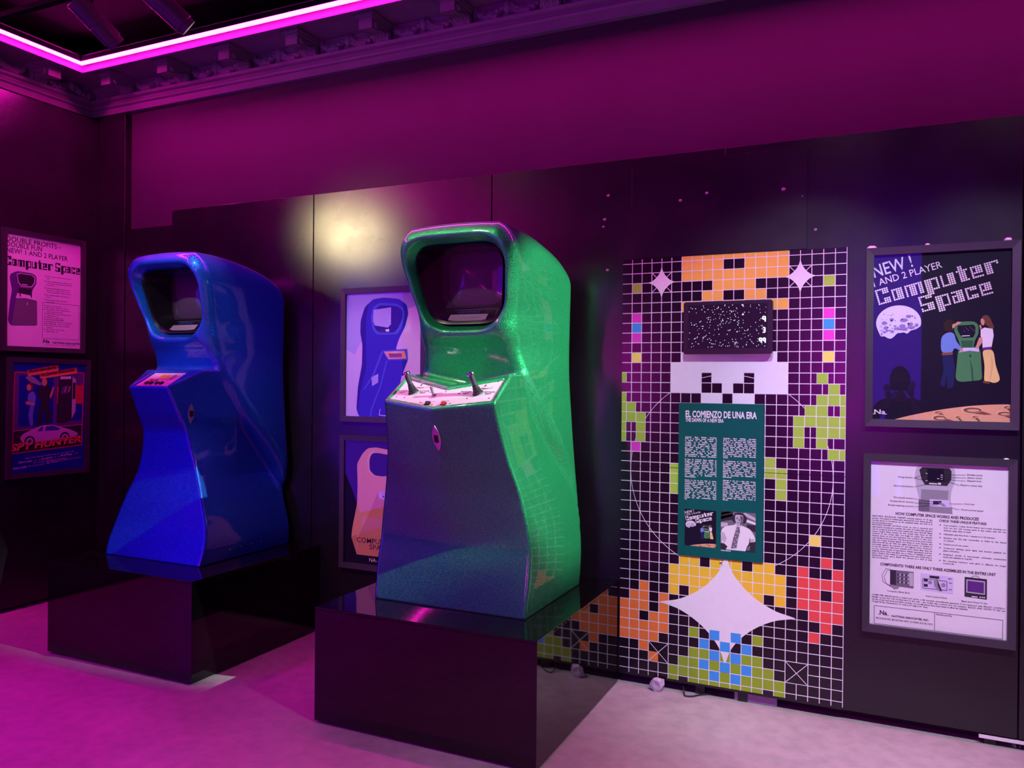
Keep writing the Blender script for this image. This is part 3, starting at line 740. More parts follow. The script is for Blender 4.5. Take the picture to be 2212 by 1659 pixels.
put('G', 36, [7, 13]); put('b', 36, [9, 11]); put('b', 37, [8, 10, 12]); put('G', 38, [7, 8, 10, 12, 13]); put('b', 38, [9, 11]); put('G', 39, [6, 7, 9, 11, 13, 14]); put('b', 39, [8, 10, 12])
put('G', 40, [5, 6, 7, 8, 10, 12, 13, 14, 15]); put('b', 40, [9, 11]); put('G', 41, [5] + R_(7, 13) + [15])
TOPZ, BOTZ = 2.180, .050
def artwork(z0, z1):
    p = Print()
    # every element is cut at the joint between the two boards
    def rect(u0, v0, u1, v1, m, k):
        a, b_ = max(v0, z0), min(v1, z1)
        if b_ > a: p.rect(u0, a, u1, b_, m, k)
    for (c, n), k in cells.items(): rect(U(c), max(V(n+1), BOTZ + (.012 if n == 41 else 0)), U(c+1), min(V(n), TOPZ), MC[k], 1)
    lw = .0036
    for n in range(42): rect(0, V(n) - lw/2, 1.067, V(n) + lw/2, W_MUR, 2)
    for c in range(1, 21): rect(U(c) - lw/2, BOTZ + .012, U(c) + lw/2, TOPZ - .003, W_MUR, 3)
    rect(1.067 - .003, BOTZ + .012, 1.067, TOPZ, W_MUR, 3)
    # half-step green blocks at either edge
    half = [(11, 0, .5), (13, 0, .5), (14, 0, .5), (14, .5, 1.5), (15, 0, .5), (15, .5, 1.5), (15, 1.5, 2.5), (16, 0, .5), (16, 1.5, 2.5), (17, 0, .5), (17, 1.5, 2.5),
            (11, 18.5, 19.5), (12, 19.5, 20.5), (13, 18.5, 19.5), (13, 19.5, 20.5), (13, 20.5, 21), (14, 17.5, 18.5), (14, 18.5, 19.5), (14, 20.5, 21),
            (15, 16.5, 17.5), (15, 17.5, 18.5), (15, 18.5, 19.5), (15, 19.5, 20.5), (15, 20.5, 21), (16, 16.5, 17.5), (16, 18.5, 19.5), (16, 19.5, 20.5), (16, 20.5, 21), (17, 16.5, 17.5), (17, 18.5, 19.5), (18, 19.5, 20.5), (18, 20.5, 21)]
    for n, a, b_ in half:
        rect(U(a), V(n+1), U(b_), V(n), W_MUR, 4); rect(U(a) + (lw/2 if a else 0), V(n+1) + lw/2, U(b_) - lw/2, V(n) - lw/2, MC['g'], 5)
    def circ(c, n, r, w_, k):
        q = 128
        for i in range(q):
            a, b_ = 2*math.pi*i/q, 2*math.pi*(i+1)/q
            P0 = (U(c) + r*CX*math.cos(a), V(n) + r*CX*math.sin(a)); P1 = (U(c) + r*CX*math.cos(b_), V(n) + r*CX*math.sin(b_))
            if z0 < (P0[1] + P1[1])/2 < z1: p.line(P0, P1, w_, W_MUR, k)
    circ(10.5, 20.75, 9.5, .0026, .5)
    def star(c, n, a, b_, k, pw=.65, cut=None):
        pts = []
        for i in range(64):
            t = 2*math.pi*i/64; ct, st = math.cos(t), math.sin(t)
            f = (abs(ct)**pw + abs(st)**pw)**(-1/pw)
            pts.append((U(c) + a*CX*ct*f, V(n) + b_*CZ*st*f))
        p.poly(pts, W_MUR, k)
    if z1 > 2.0:
        # white stepped block under the screen
        for n, cs in ((9, R_(6, 14)), (10, R_(5, 15)), (11, [5, 6, 7, 9, 10, 11, 13, 14, 15]), (12, [5, 6, 7, 10, 13, 14, 15]), (13, [8, 9, 11, 12])):
            for c in cs: rect(U(c), V(n+1), U(c+1), V(n), W_MUR, 7)
        for c in (4, 17):
            for sx in (-1, 1):
                for sz in (-1, 1): p.line((U(c + sx), V(2) + sz*CZ), (U(c), V(2)), .003, W_MUR, 6)
            star(c, 2, 1.4, 1.6, 8)
    else:
        star(10.5, 33.9, 6.5, 5.35, 8)
        # blue blocks in front of the star's foot
        for c, n in ((9, 36), (11, 36), (10, 37), (9, 38), (11, 38), (10, 39)): rect(U(c) + lw/2, V(n+1) + lw/2, U(c+1) - lw/2, V(n) - lw/2, MC[cells[(c, n)]], 9)
        for c in (4, 17):
            rect(U(c-1) + lw/2, V(40) + lw/2, U(c+1) - lw/2, V(38) - lw/2, M_MURK, 4)
            if c == 4: rect(U(3) + lw/2, V(40) + lw/2, U(4), V(39), MC['O'], 5)
            p.line((U(c-1), V(38)), (U(c+1), V(40)), .003, W_MUR, 6); p.line((U(c+1), V(38)), (U(c-1), V(40)), .003, W_MUR, 7)
    return p
for nm, z0, z1 in (('upper_board', ZS + .0012, TOPZ), ('lower_board', BOTZ, ZS - .0012)):
    m = MB(); m.box((0, 0, z0), (1.067, .0055, z1), M_MURK); o = m.build(nm, mur)
    artwork(z0, z1).build('print', o, fix=False)
# green text panel screwed over the mural
tp = empty('text_panel', (-.917, -.0108, .690)); tag(tp, 'dark green information panel with white text and two pictures, fixed on the pixel mural', 'information panel')
TW, TH = .410, .760
M_TEAL = mat('panel_teal', (0.001, 0.10, 0.085), 0.5, spec=.15, var=.06)
m = MB(); m.box((0, -.004, 0), (TW, 0, TH), M_TEAL); m.build('board', tp, bevel=.0008)
p = Print(); WT = ink('text_white', (0.86, 0.82, 0.88))
T0 = 12
p.text('EL COMIENZO DE UNA ERA', .034, .690, .031, WT, T0, width=.342, bold=.03); p.text('THE DAWN OF A NEW ERA', .034, .667, .018, WT, T0, width=.186, bold=.025)
ES = ["Computer Space (Nutting Associates,", "1971) es el primer arcade comercial de", "la historia. Un hito que marcó el", "comienzo de la industria y que", "popularizó los videojuegos al hacerlos", "accesibles para el gran público. Creado", "por Nolan Bushnell y Ted Dabney", "(fundadores de Atari en 1972),", "Computer Space se basa en Spacewar!", "(1962, Steve Russell), el juego para", "microcomputadoras PDP muy popular", "en laboratorios y centros universitarios.", "",
      "El logro de Computer Space consiste en", "integrar un hardware propio dentro de", "un llamativo mueble de fibra de vidrio de", "estética futurista, y demostrar que los", "videojuegos podrían convertirse en un", "producto comercial viable. Bushnell y", "Dabney, sentaron las bases de la", "industria del arcade al introducir", "conceptos clave como la monetización", "por partidas y la distribución en", "~espacios públicos.", "",
      "Aunque no fue un gran éxito en ventas,", "Computer Space simboliza el paso de la", "experimentación académica a la cultura", "popular, abriendo el camino a una", "revolución tecnológica y creativa que", "transformaría el ocio global para", "siempre. Un año después, nace Atari y", "el juego que revolucionará el mercado", "mundial de los videojuegos: Pong", "(1972), dando paso a una nueva", "industria que sigue evolucionando hasta", "~hoy."]
EN = ["Computer Space (Nutting Associates,", "1971) is the first commercial arcade game", "in history. A milestone that marked the", "beginning of the industry and popularized", "video games by making them accessible", "to the general public. Created by Nolan", "Bushnell and Ted Dabney (founders of", "Atari in 1972), Computer Space is based", "on Spacewar! (1962, Steve Russell), the", "PDP minicomputer game that was very", "popular in laboratories and university", "~centers.", "",
      "The achievement of Computer Space lies", "in integrating its own hardware into an", "eye-catching fiberglass cabinet with a", "futuristic aesthetic, and demonstrating", "that video games could become a viable", "commercial product. Bushnell and", "Dabney laid the foundations of the arcade", "industry by introducing key concepts", "such as pay-per-play and distribution in", "~public spaces.", "",
      "Although it was not a huge sales success,", "Computer Space symbolizes the", "transition from academic experimentation", "to popular culture, paving the way for a", "technological and creative revolution that", "would transform global entertainment", "forever. A year later, Atari was founded,", "and the game that would revolutionize the", "global video game market - Pong", "(1972) - was released, giving rise to a", "new industry that continues to evolve to", "~this day."]
p.para(ES, .033, .5885, .0052, .00855, .155, WT, T0, bold=.045)
p.para(EN, .219, .5885, .0052, .00855, .155, WT, T0, bold=.045)
p.text('Nolan Bushnell', .213, .042, .0052, WT, T0, bold=.045)
# small picture: night-sky advertisement
SK = {n: ink('tone_' + n, c) for n, c in dict(skin=(.62, .33, .22), skind=(.36, .17, .12), hair=(.03, .018, .015), brown=(.15, .06, .035), shirtblue=(.16, .27, .62), navy=(.015, .02, .09), white=(.80, .78, .80),
      yellow=(.82, .62, .22), gcab=(.07, .25, .09), gcabd=(.03, .13, .05), moon=(.70, .66, .76), moond=(.26, .22, .36), clay=(.74, .40, .22), clayd=(.22, .09, .06), night=(.010, .008, .022), sky=(.012, .010, .03),
      grey=(.30, .28, .32), mid=(.17, .15, .19), lg=(.52, .49, .54), dk=(.035, .03, .04), tan=(.78, .40, .22), tand=(.62, .27, .15), tanl=(.85, .50, .30), bcab=(.015, .03, .42), bcabl=(.05, .12, .62), bcabd=(.006, .012, .16),
      paleblue=(.42, .46, .78), palelil=(.66, .58, .82), red=(.55, .05, .05), orange=(.85, .32, .12), deep=(.010, .012, .30), purple=(.12, .03, .22), car=(.66, .55, .66), card=(.34, .26, .36), glassb=(.05, .08, .35)).items()}
def advert(p, u, v, w_, h_, k, rich):
    """moon, two players at a cabinet, planet ridge; drawn in unit coordinates of the sheet"""
    X = lambda a: u + a*w_; Y = lambda b_: v + b_*h_
    def pl(pts, m, kk=1): p.poly([(X(a), Y(b_)) for a, b_ in pts], m, k + kk)
    ra = R(15.5)
    p.text('NEW !', X(.012), Y(.862), h_*.072, SK['white'], k+2, rot=ra, width=w_*.30, bold=.008)
    p.text('1 AND 2 PLAYER', X(.012), Y(.805), h_*.040, SK['white'], k+2, rot=ra, width=w_*.52, bold=.004)
    dot_word(p, 'Computer', X(.012), Y(.785), w_*.0168, SK['white'], k+3, 'dot' if rich else 'sq', ra, .46 if rich else .5, .98 if rich else .95)
    dot_word(p, 'Space', X(.335), Y(.735), w_*.0168, SK['white'], k+3, 'dot' if rich else 'sq', ra, .46 if rich else .5, .98 if rich else .95)
    # moon, lit on the upper left
    n = 26; pts = [(.195 + .168*math.cos(t), .585 + .105*math.sin(t)) for t in [R(-12) + (R(198) - R(-12))*i/(n-1) for i in range(n)]]
    rr = random.Random(4)
    low = [(.04 + .32*i/13, .52 - .04*math.sin(math.pi*i/13) + rr.uniform(-.018, .022) + .055*(i/13)) for i in range(14)]
    pl(pts + low[1:-1], SK['moon'])
    for cx, cy, a, b_ in ((.09, .585, .02, .012), (.145, .605, .018, .010), (.27, .622, .022, .010), (.235, .60, .03, .012), (.285, .575, .02, .012), (.225, .565, .025, .012), (.10, .555, .018, .010), (.17, .565, .012, .006)):
        p.disc(X(cx), Y(cy), a*w_, SK['moond'], k+2, 9, b_*h_)
    for q in range(40 if rich else 10):
        p.disc(X(rr.uniform(.06, .33)), Y(rr.uniform(.535, .64)), rr.uniform(.003, .008)*w_, SK['moond' if q % 2 else 'lg'], k+2, 6)
    for q in range(14): p.disc(X(.07 + .02*q), Y(.522 + .0035*q + rr.uniform(-.006, .012)), rr.uniform(.006, .016)*w_, SK['moond'], k+3+q, 7, rr.uniform(.004, .009)*h_)
    # cabinet
    pl([(.60, .565), (.635, .585), (.74, .585), (.77, .565), (.772, .51), (.745, .475), (.735, .43), (.785, .425), (.795, .30), (.80, .245), (.645, .232), (.612, .25), (.63, .42), (.65, .43), (.63, .48), (.60, .53)], SK['gcab'])
    pl([(.625, .562), (.735, .566), (.75, .55), (.748, .515), (.735, .492), (.66, .49), (.64, .51), (.622, .54)], SK['night'], 2)
    pl([(.655, .498), (.71, .500), (.71, .505), (.655, .503)], SK['white'], 3)
    pl([(.648, .474), (.735, .474), (.728, .434), (.66, .434)], SK['gcabd'], 2)
    pl([(.635, .405), (.665, .432), (.775, .432), (.775, .408), (.71, .415)], SK['palelil'], 3)
    p.disc(X(.715), Y(.385), .006*w_, SK['dk'], k+3, 8, .009*h_)
    pl([(.712, .37), (.722, .30), (.728, .24), (.74, .24), (.735, .31)], SK['gcabd'], 2)
    for q in range(8): p.disc(X(.67 + .01*q), Y(.53 + .004*((q*5) % 7)), .002*w_, SK['white'], k+3, 6)
    # player in blue shirt, dark trousers, arm to the controls
    pl([(.51, .50), (.555, .525), (.60, .52), (.615, .47), (.66, .425), (.652, .412), (.60, .435), (.592, .405), (.515, .402), (.505, .44)], SK['shirtblue'], 4)
    pl([(.515, .404), (.592, .407), (.592, .392), (.515, .388)], SK['clayd'], 5)
    pl([(.515, .388), (.592, .392), (.61, .30), (.60, .20), (.555, .19), (.55, .28), (.54, .20), (.50, .21), (.53, .30)], SK['navy'], 4)
    p.disc(X(.565), Y(.562), .042*w_, SK['hair'], k+6, 12, .038*h_); pl([(.53, .53), (.60, .53), (.595, .555), (.535, .555)], SK['hair'], 7)
    pl([(.588, .545), (.606, .553), (.60, .575), (.585, .565)], SK['skin'], 8); pl([(.60, .555), (.645, .575), (.65, .582), (.625, .585), (.60, .57)], SK['skin'], 9)
    p.disc(X(.655), Y(.418), .012*w_, SK['skin'], k+6, 8, .009*h_)
    # player in white top and yellow flared trousers
    pl([(.785, .535), (.81, .548), (.868, .54), (.875, .50), (.86, .43), (.80, .425), (.797, .47), (.785, .50)], SK['white'], 4)
    pl([(.795, .492), (.80, .465), (.765, .425), (.745, .43), (.755, .442), (.775, .49)], SK['skin'], 5)
    pl([(.797, .432), (.862, .437), (.862, .422), (.797, .417)], SK['purple'], 5)
    pl([(.797, .417), (.862, .422), (.878, .40), (.89, .33), (.925, .245), (.885, .225), (.84, .24), (.812, .235), (.815, .33)], SK['yellow'], 4)
    pl([(.86, .40), (.863, .33), (.85, .245), (.857, .245), (.872, .33)], SK['clay'], 5)
    pl([(.805, .228), (.85, .222), (.85, .235), (.805, .242)], SK['brown'], 5)
    pl([(.79, .61), (.82, .622), (.845, .61), (.865, .57), (.88, .545), (.86, .538), (.83, .556), (.81, .572), (.797, .59)], SK['brown'], 6)
    pl([(.785, .575), (.783, .595), (.797, .602), (.812, .585), (.808, .562), (.795, .56)], SK['skin'], 7)
    pl([(.775, .56), (.785, .565), (.792, .545), (.783, .535)], SK['skin'], 5)
    # planet ridge with craters
    n = 16; pl([(.16 + .84*i/(n-1), .002 + .105*math.sin(math.pi*.5*(i/(n-1)))**.9) for i in range(n)] + [(1, 0)], SK['clay'])
    for cx, cy, a, b_ in ((.73, .072, .075, .020), (.50, .022, .055, .018), (.95, .055, .055, .015), (.49, .055, .03, .008), (.63, .03, .018, .007), (.75, .033, .022, .008), (.97, .092, .03, .009), (.27, .008, .03, .012)):
        if b_*.8 > cy: continue
        p.disc(X(cx), Y(cy), a*w_, SK['tanl'], k+3, 16, b_*h_); p.disc(X(cx)+.004*w_, Y(cy)-.002*h_, a*.86*w_, SK['clayd'], k+4, 16, b_*.78*h_); p.disc(X(cx)+.01*w_, Y(cy)-.004*h_, a*.6*w_, SK['clay'], k+5, 12, b_*.4*h_)
        pl([(min(.995, cx+a*.6), cy), (min(.995, cx+a*1.9), max(.006, cy-.025)), (min(.99, cx+a*1.2), max(.004, cy-.028)), (cx, cy-b_)], SK['clayd'], 2)
    if rich:
        pl([(.01, .062), (.03, .062), (.034, .05), (.028, .05), (.028, .036), (.008, .036), (.01, .045), (.02, .045)], SK['night'])
        p.text('Na', X(.02), Y(.036), h_*.026, SK['white'], k+2, width=w_*.085, bold=.02); p.line((X(.01), Y(.036)), (X(.03), Y(.036)), .003, SK['white'], k+2); p.line((X(.09), Y(.036)), (X(.115), Y(.036)), .003, SK['white'], k+2)
p.rect(.035, .052, .189, .233, SK['night'], T0); advert(p, .035, .052, .154, .181, T0, False)
# black and white portrait of a man in shirt and tie in a workshop
def portrait(p, u, v, w_, h_, k):
    X = lambda a: u + a*w_; Y = lambda b_: v + b_*h_
    def pl(pts, m, kk=1): p.poly([(X(a), Y(b_)) for a, b_ in pts], SK[m], k + kk)
    p.rect(u, v, u+w_, v+h_, SK['mid'], k)
    pl([(0, .72), (.35, .80), (.35, 1), (0, 1)], 'dk'); pl([(.0, .78), (.45, .93), (.45, .965), (0, .86)], 'lg'); pl([(0, .90), (.3, .98), (.2, 1), (0, .95)], 'lg'); pl([(.60, .95), (1, .80), (1, .88), (.7, 1)], 'lg'); pl([(.65, .78), (1, .70), (1, .76), (.7, .84)], 'white')
    pl([(.75, .55), (1, .52), (1, .69), (.75, .70)], 'dk'); pl([(0, .58), (.2, .62), (.2, .70), (0, .70)], 'lg'); pl([(0, .0), (.1, .0), (.12, .35), (0, .45)], 'lg'); pl([(.02, .25), (.06, .3), (.1, .25), (.06, .2)], 'dk', 2); pl([(.02, .40), (.06, .44), (.09, .37), (.05, .33)], 'dk', 2)
    pl([(.10, .0), (.02, .30), (.0, .48), (.10, .60), (.36, .66), (.60, .66), (.86, .58), (1, .36), (1, .26), (.86, .26), (.84, .40), (.80, .12), (.82, 0)], 'white', 3)
    pl([(.02, .46), (.10, .44), (.17, .30), (.12, .16), (.02, .28)], 'lg', 4); pl([(.86, .32), (.98, .34), (.94, .24), (.85, .22)], 'lg', 4)
    pl([(.0, .0), (.14, .0), (.2, .08), (.1, .16), (0, .16)], 'dk', 5); pl([(.72, .0), (1, .0), (1, .26), (.84, .24), (.76, .12)], 'dk', 5); pl([(.74, .02), (.84, .03), (.86, .16), (.78, .12)], 'mid', 6)
    pl([(.42, .62), (.54, .60), (.62, .66), (.58, .72), (.44, .72)], 'lg', 4)
    pl([(.46, .62), (.54, .61), (.56, .50), (.50, .30), (.46, .06), (.30, .04), (.36, .30), (.43, .52)], 'mid', 6)
    for a, b_ in ((.47, .55), (.45, .46), (.50, .44), (.43, .36), (.46, .28), (.40, .22), (.44, .16), (.37, .10), (.42, .06)): p.disc(X(a), Y(b_), .025*w_, SK['lg'], k+7, 6, .018*h_)
    pl([(.38, .66), (.48, .60), (.44, .70)], 'white', 8); pl([(.58, .66), (.52, .60), (.56, .71)], 'white', 8)
    pl([(.36, .75), (.32, .80), (.33, .89), (.40, .96), (.50, .995), (.62, .99), (.71, .93), (.76, .85), (.74, .77), (.69, .73), (.64, .72), (.42, .73)], 'dk', 8)
    pl([(.41, .90), (.44, .935), (.62, .935), (.66, .89), (.655, .78), (.62, .69), (.54, .655), (.46, .69), (.415, .78)], 'lg', 9)
    pl([(.56, .93), (.66, .89), (.655, .78), (.62, .69), (.55, .66), (.58, .78)], 'mid', 10)
    for a in (.47, .59): p.disc(X(a), Y(.832), .030*w_, SK['dk'], k+11, 8, .011*h_); pl([(a-.045, .858), (a+.045, .862), (a+.04, .874), (a-.04, .87)], 'dk', 11)
    pl([(.52, .83), (.545, .83), (.57, .775), (.51, .772)], 'mid', 11); pl([(.46, .745), (.61, .745), (.585, .725), (.49, .722)], 'dk', 11); pl([(.48, .742), (.59, .742), (.57, .734), (.50, .733)], 'white', 12)
portrait(p, .212, .050, .163, .186, T0)
p.build('print', tp, fix=False)
m = MB(); m.lathe([(.006, 0), (.006, .002), (.003, .004)], M_STEEL, 14, Matrix.Translation((-.705, -.0095, .672)) @ Matrix.Rotation(R(90), 4, 'X')); tag(m.build('screw', smooth=True), 'small round screw just below the green text panel', 'screw')

# monitor hung on the mural
mo = empty('monitor', (-.678, -.0108, 1.818)); tag(mo, 'small black monitor on the pixel mural showing a starfield and scores', 'monitor')
def rrect(w_, h_, r, n=5):
    return [(sx*(w_/2-r) + r*math.cos(a), sz*(h_/2-r) + r*math.sin(a)) for sx, sz, a0 in ((1, 1, 0), (-1, 1, 90), (-1, -1, 180), (1, -1, 270)) for a in [R(a0 + 90*i/n) for i in range(n+1)]]
m = MB(); m.prism(rrect(.300, .170, .01), 'y', .0, -.0215, M_BLACK); m.build('wall_bracket', mo)
m = MB(); m.prism(rrect(.420, .256, .012), 'y', -.022, -.046, mat('monitor_casing', (.012, .011, .013), .3, var=.1)); m.build('housing', mo, bevel=.002)
M_SCR = emis('lit_screen_dark', (.055, .012, .085), .30, .003); M_DOT = emis('lit_dots', (.72, .86, 1.0), 1.6)
m = Print(); m.rect(-.187, -.104, .187, .108, M_SCR, 0); o = m.build('screen', mo, fix=False); o.location = (0, -.0465, .004)
p = Print(); rr = random.Random(11)
for q in range(235):
    x, z = rr.uniform(-.183, .183), rr.uniform(-.100, .104); e = rr.choice((.0011, .0013, .0016)); p.rect(x-e, z-e, x+e, z+e, M_DOT, 1)
for x, z in ((.072, .102), (.074, .056)): p.disc(x, z, .0052, M_DOT, 1, 10, .0026)
def digit(p, d, x, z, h_, m):
    s_ = {'9': [(0,1,1,1),(0,.5,0,1),(1,0,1,1),(0,.5,1,.5)], '3': [(0,1,1,1),(1,0,1,1),(.2,.5,1,.5),(0,0,1,0)]}[d]
    for a, b_, c, e in s_: p.line((x + a*h_*.45, z + b_*h_), (x + c*h_*.45, z + e*h_), h_*.26, m, 2)
digit(p, '9', .166, .020, .024, M_DOT); digit(p, '3', .166, -.030, .022, M_DOT); digit(p, '9', .151, -.080, .022, M_DOT); digit(p, '9', .168, -.080, .022, M_DOT)
o = p.build('screen_graphics', mo, fix=False); o.location = (0, -.0468, .004)

# ------------------------------------------------------------------ framed posters
def frame(x, y, zc, rz, label, art, w_=.595, h_=.804, iw=.533, ih=.738, dx=0, dz=0, roll=0.0):
    r = empty('framed_poster', (x, y, zc)); r.rotation_euler = (0, roll, rz); tag(r, label, 'poster', 'framed arcade flyers')
    d = .028
    m = MB(); a = [(-w_/2, -h_/2), (w_/2, -h_/2), (w_/2, h_/2), (-w_/2, h_/2)]; i = [(dx-iw/2, dz-ih/2), (dx+iw/2, dz-ih/2), (dx+iw/2, dz+ih/2), (dx-iw/2, dz+ih/2)]
    for k in range(4):                                   # mitred rails
        n = (k+1) % 4; q = [a[k], a[n], i[n], i[k]]
        m.add([(px, 0, pz) for px, pz in q] + [(px, -d if t < 2 else -d+.003, pz) for t, (px, pz) in enumerate(q)], [(0,1,2,3), (7,6,5,4), (0,4,5,1), (1,5,6,2), (2,6,7,3), (3,7,4,0)], M_FRAME)
    m.build('frame', r)
    m = MB(); m.box((-w_/2+.01, -.002, -h_/2+.01), (w_/2-.01, .0, h_/2-.01), M_BLACK); m.build('backing', r)
    p = Print(); art(p, dx-iw/2-.004, dz-ih/2-.004, iw+.008, ih+.008); o = p.build('print', r, fix=False); o.location = (0, -.008, 0)
    m = MB(); m.add([(dx-iw/2-.003, 0, dz-ih/2-.003), (dx+iw/2+.003, 0, dz-ih/2-.003), (dx+iw/2+.003, 0, dz+ih/2+.003), (dx-iw/2-.003, 0, dz+ih/2+.003)], [(0,1,2,3)], M_GLAZE); o = m.build('glazing', r, fix=False); o.location = (0, -.0185, 0)
    return r
PAPER = ink('paper', (.80, .77, .80)); PINKP = ink('paper_pink', (.80, .70, .78))
def art_moon(p, u, v, w_, h_):
    p.rect(u, v, u+w_, v+h_, SK['night'], 0); advert(p, u, v, w_, h_, 1, True)
def art_how(p, u, v, w_, h_):
    X = lambda a: u + a*w_; Y = lambda b_: v + b_*h_; D_ = M_INKD
    def pl(pts, m, kk=1): p.poly([(X(a), Y(b_)) for a, b_ in pts], SK[m], kk)
    p.rect(u, v, u+w_, v+h_, PAPER, 0)
    pl([(.345, .965), (.37, .985), (.60, .985), (.625, .965), (.628, .90), (.60, .84), (.595, .79), (.60, .762), (.61, .705), (.365, .705), (.37, .77), (.345, .86), (.335, .92)], 'lg')
    pl([(.385, .84), (.58, .84), (.575, .775), (.38, .775)], 'grey', 2); pl([(.365, .775), (.445, .775), (.445, .71), (.365, .71)], 'mid', 2); pl([(.445, .745), (.605, .745), (.61, .705), (.445, .708)], 'grey', 2)
    pl([(.368, .955), (.39, .972), (.585, .972), (.60, .955), (.598, .905), (.57, .868), (.41, .868), (.385, .90)], 'dk', 3)
    pl([(.425, .965), (.545, .965), (.55, .89), (.43, .89)], 'night', 4)
    for a, b_ in ((.42, .935), (.42, .893), (.53, .93), (.53, .918), (.53, .905), (.505, .908)): p.line((X(a)-.004, Y(b_)), (X(a)+.004, Y(b_)), .003, SK['white'], 5)
    pl([(.44, .873), (.50, .873), (.50, .880), (.44, .880)], 'white', 5); pl([(.505, .873), (.525, .873), (.525, .884), (.505, .884)], 'white', 5)
    pl([(.445, .785), (.585, .785), (.60, .742), (.445, .742)], 'palelil', 5); pl([(.47, .775), (.53, .778), (.53, .758), (.47, .755)], 'dk', 6); pl([(.505, .77), (.54, .765), (.565, .75), (.54, .748)], 'grey', 7)
    for t, a, b_, al, x1, y1, x2, y2 in (('Flying saucers', .318, .902, 'R', .33, .905, .42, .935), ('Game instructions', .322, .848, 'R', .33, .852, .44, .876), ('Fire missile button', .325, .778, 'R', .332, .782, .48, .770), ('Rocket thrust control', .325, .755, 'R', .332, .758, .47, .758), ('Rocket steering control', .325, .730, 'R', .332, .733, .505, .755),
                                         ('Rocket score', .71, .935, 'L', .70, .938, .54, .932), ('Saucer score', .71, .918, 'L', .70, .921, .54, .919), ('Elapsed time', .71, .900, 'L', .70, .903, .54, .906), ("Player's rocket ship", .663, .873, 'L', .655, .876, .515, .908), ('Coin slot', .69, .765, 'L', .68, .768, .585, .765), ('Front control panel', .67, .730, 'L', .66, .733, .60, .742)):
        p.text(t, X(a), Y(b_), .0072, D_, 2, align=al, bold=.01, shear=.15); p.line((X(x1), Y(y1)), (X(x2), Y(y2)), .0013, D_, 8)
    p.line((X(.33), Y(.905)), (X(.42), Y(.895)), .0013, D_, 8)
    p.text('HOW COMPUTER SPACE WORKS AND PRODUCES', X(.197), Y(.678), .0118, D_, 2, width=w_*.597, bold=.03)
    L = ["BEAUTIFUL SPACE-AGE CABINET attracts players of all age", "groups. The player is additionally attracted by two flying saucers", "moving about in formation on the playfield while the unit is in", "~its non-activated state.", "EXCITING PLAYER ACTION occurs as coin is inserted and", "start button is pushed to activate the unit. A rocket ship appears", "out of nowhere and at the same instant the once friendly flying", "saucer begins firing missiles at the rocket ship. Now at the", "controls of the rocket ship, you begin to evade the missiles", "bearing down on you and maneuver into position to fire your", "own missiles at the saucers. The thrust motors from your rocket", "ship, the rocket turning signals, the firing of your missiles and", "explosions fill the air with the sights and sounds of combat as", "you battle against the saucers for the highest score. Outscore", "or hit the saucers with your missiles more times than they hit", "you for extended play in hyperspace. Attain hyperspace and the", "playfield turns white and gives you a vision of daylight in outer", "space. Thrill to the reality of controlling your own rocket ship in", "gravity-free outer space. Battle the saucers in a duel of wits", "~and coordination!"]
    p.para(L, X(.022), Y(.658), .0062, .00985, w_*.445, D_, 2, bold=.02)
    p.text('CHECK THESE UNIQUE FEATURES', X(.515), Y(.655), .0098, D_, 2, width=w_*.333, bold=.03)
    Rt = ["Coin acceptor, rocket thrust button and rocket steering con-", "trols are the only moving parts in the entire unit. No me-", "~chanical relays, films or belts.", "", "~Adjustable play time from 1 minute to 2 1/2 minutes.", "", "Standard unit 25¢ play convertible to 2/25¢ by the throw", "~of a switch.", "", "~Tamper-proof coin meter.", "", "Continuous blinking panel lights and back-lit playfield for", "~player attraction.", "", "Integrated circuits in low-current solid-state construction", "~insure the ultimate in long life.", "", "No repeating sequence; each game is different for longer", "~location life."]
    yy = .632
    for i, ln in enumerate(Rt):
        if ln:
            if i == 0 or not Rt[i-1]: p.disc(X(.523), Y(yy)+.003, .0026, D_, 2, 8)
            p.para([ln], X(.547), Y(yy), .0062, .01, w_*.437, D_, 2, bold=.02)
            yy -= .0150
        else: yy -= .0072
    p.text('COMPONENTS? THERE ARE ONLY THREE ASSEMBLIES IN THE ENTIRE UNIT', X(.085), Y(.366), .0116, D_, 2, width=w_*.83, bold=.03)
    pl([(.16, .345), (.335, .345), (.335, .245), (.16, .25)], 'mid'); pl([(.16, .345), (.205, .345), (.205, .255), (.16, .258)], 'dk', 2); pl([(.30, .338), (.332, .338), (.332, .26), (.305, .258)], 'lg', 2)
    for q in range(18): p.rect(X(.215+.015*(q % 6)), Y(.27+.022*(q//6)), X(.225+.015*(q % 6)), Y(.282+.022*(q//6)), SK['lg' if q % 2 else 'dk'], 3)
    p.path([(X(.17), Y(.345)), (X(.13), Y(.35)), (X(.10), Y(.31)), (X(.105), Y(.27)), (X(.15), Y(.25)), (X(.19), Y(.235))], .0016, D_, 3); p.path([(X(.18), Y(.34)), (X(.14), Y(.338)), (X(.115), Y(.30)), (X(.13), Y(.26)), (X(.17), Y(.245))], .0016, D_, 3); pl([(.17, .255), (.235, .25), (.22, .235), (.19, .228)], 'grey', 4)
    p.text('Computer (Brain Box)', X(.14), Y(.212), .0068, D_, 2, bold=.01)
    pl([(.385, .342), (.62, .336), (.62, .235), (.385, .243)], 'palelil'); p.path([(X(.402), Y(.312)), (X(.575), Y(.308)), (X(.575), Y(.255)), (X(.402), Y(.255))], .002, D_, 3, True); pl([(.45, .333), (.52, .333), (.52, .318), (.45, .318)], 'dk', 3)
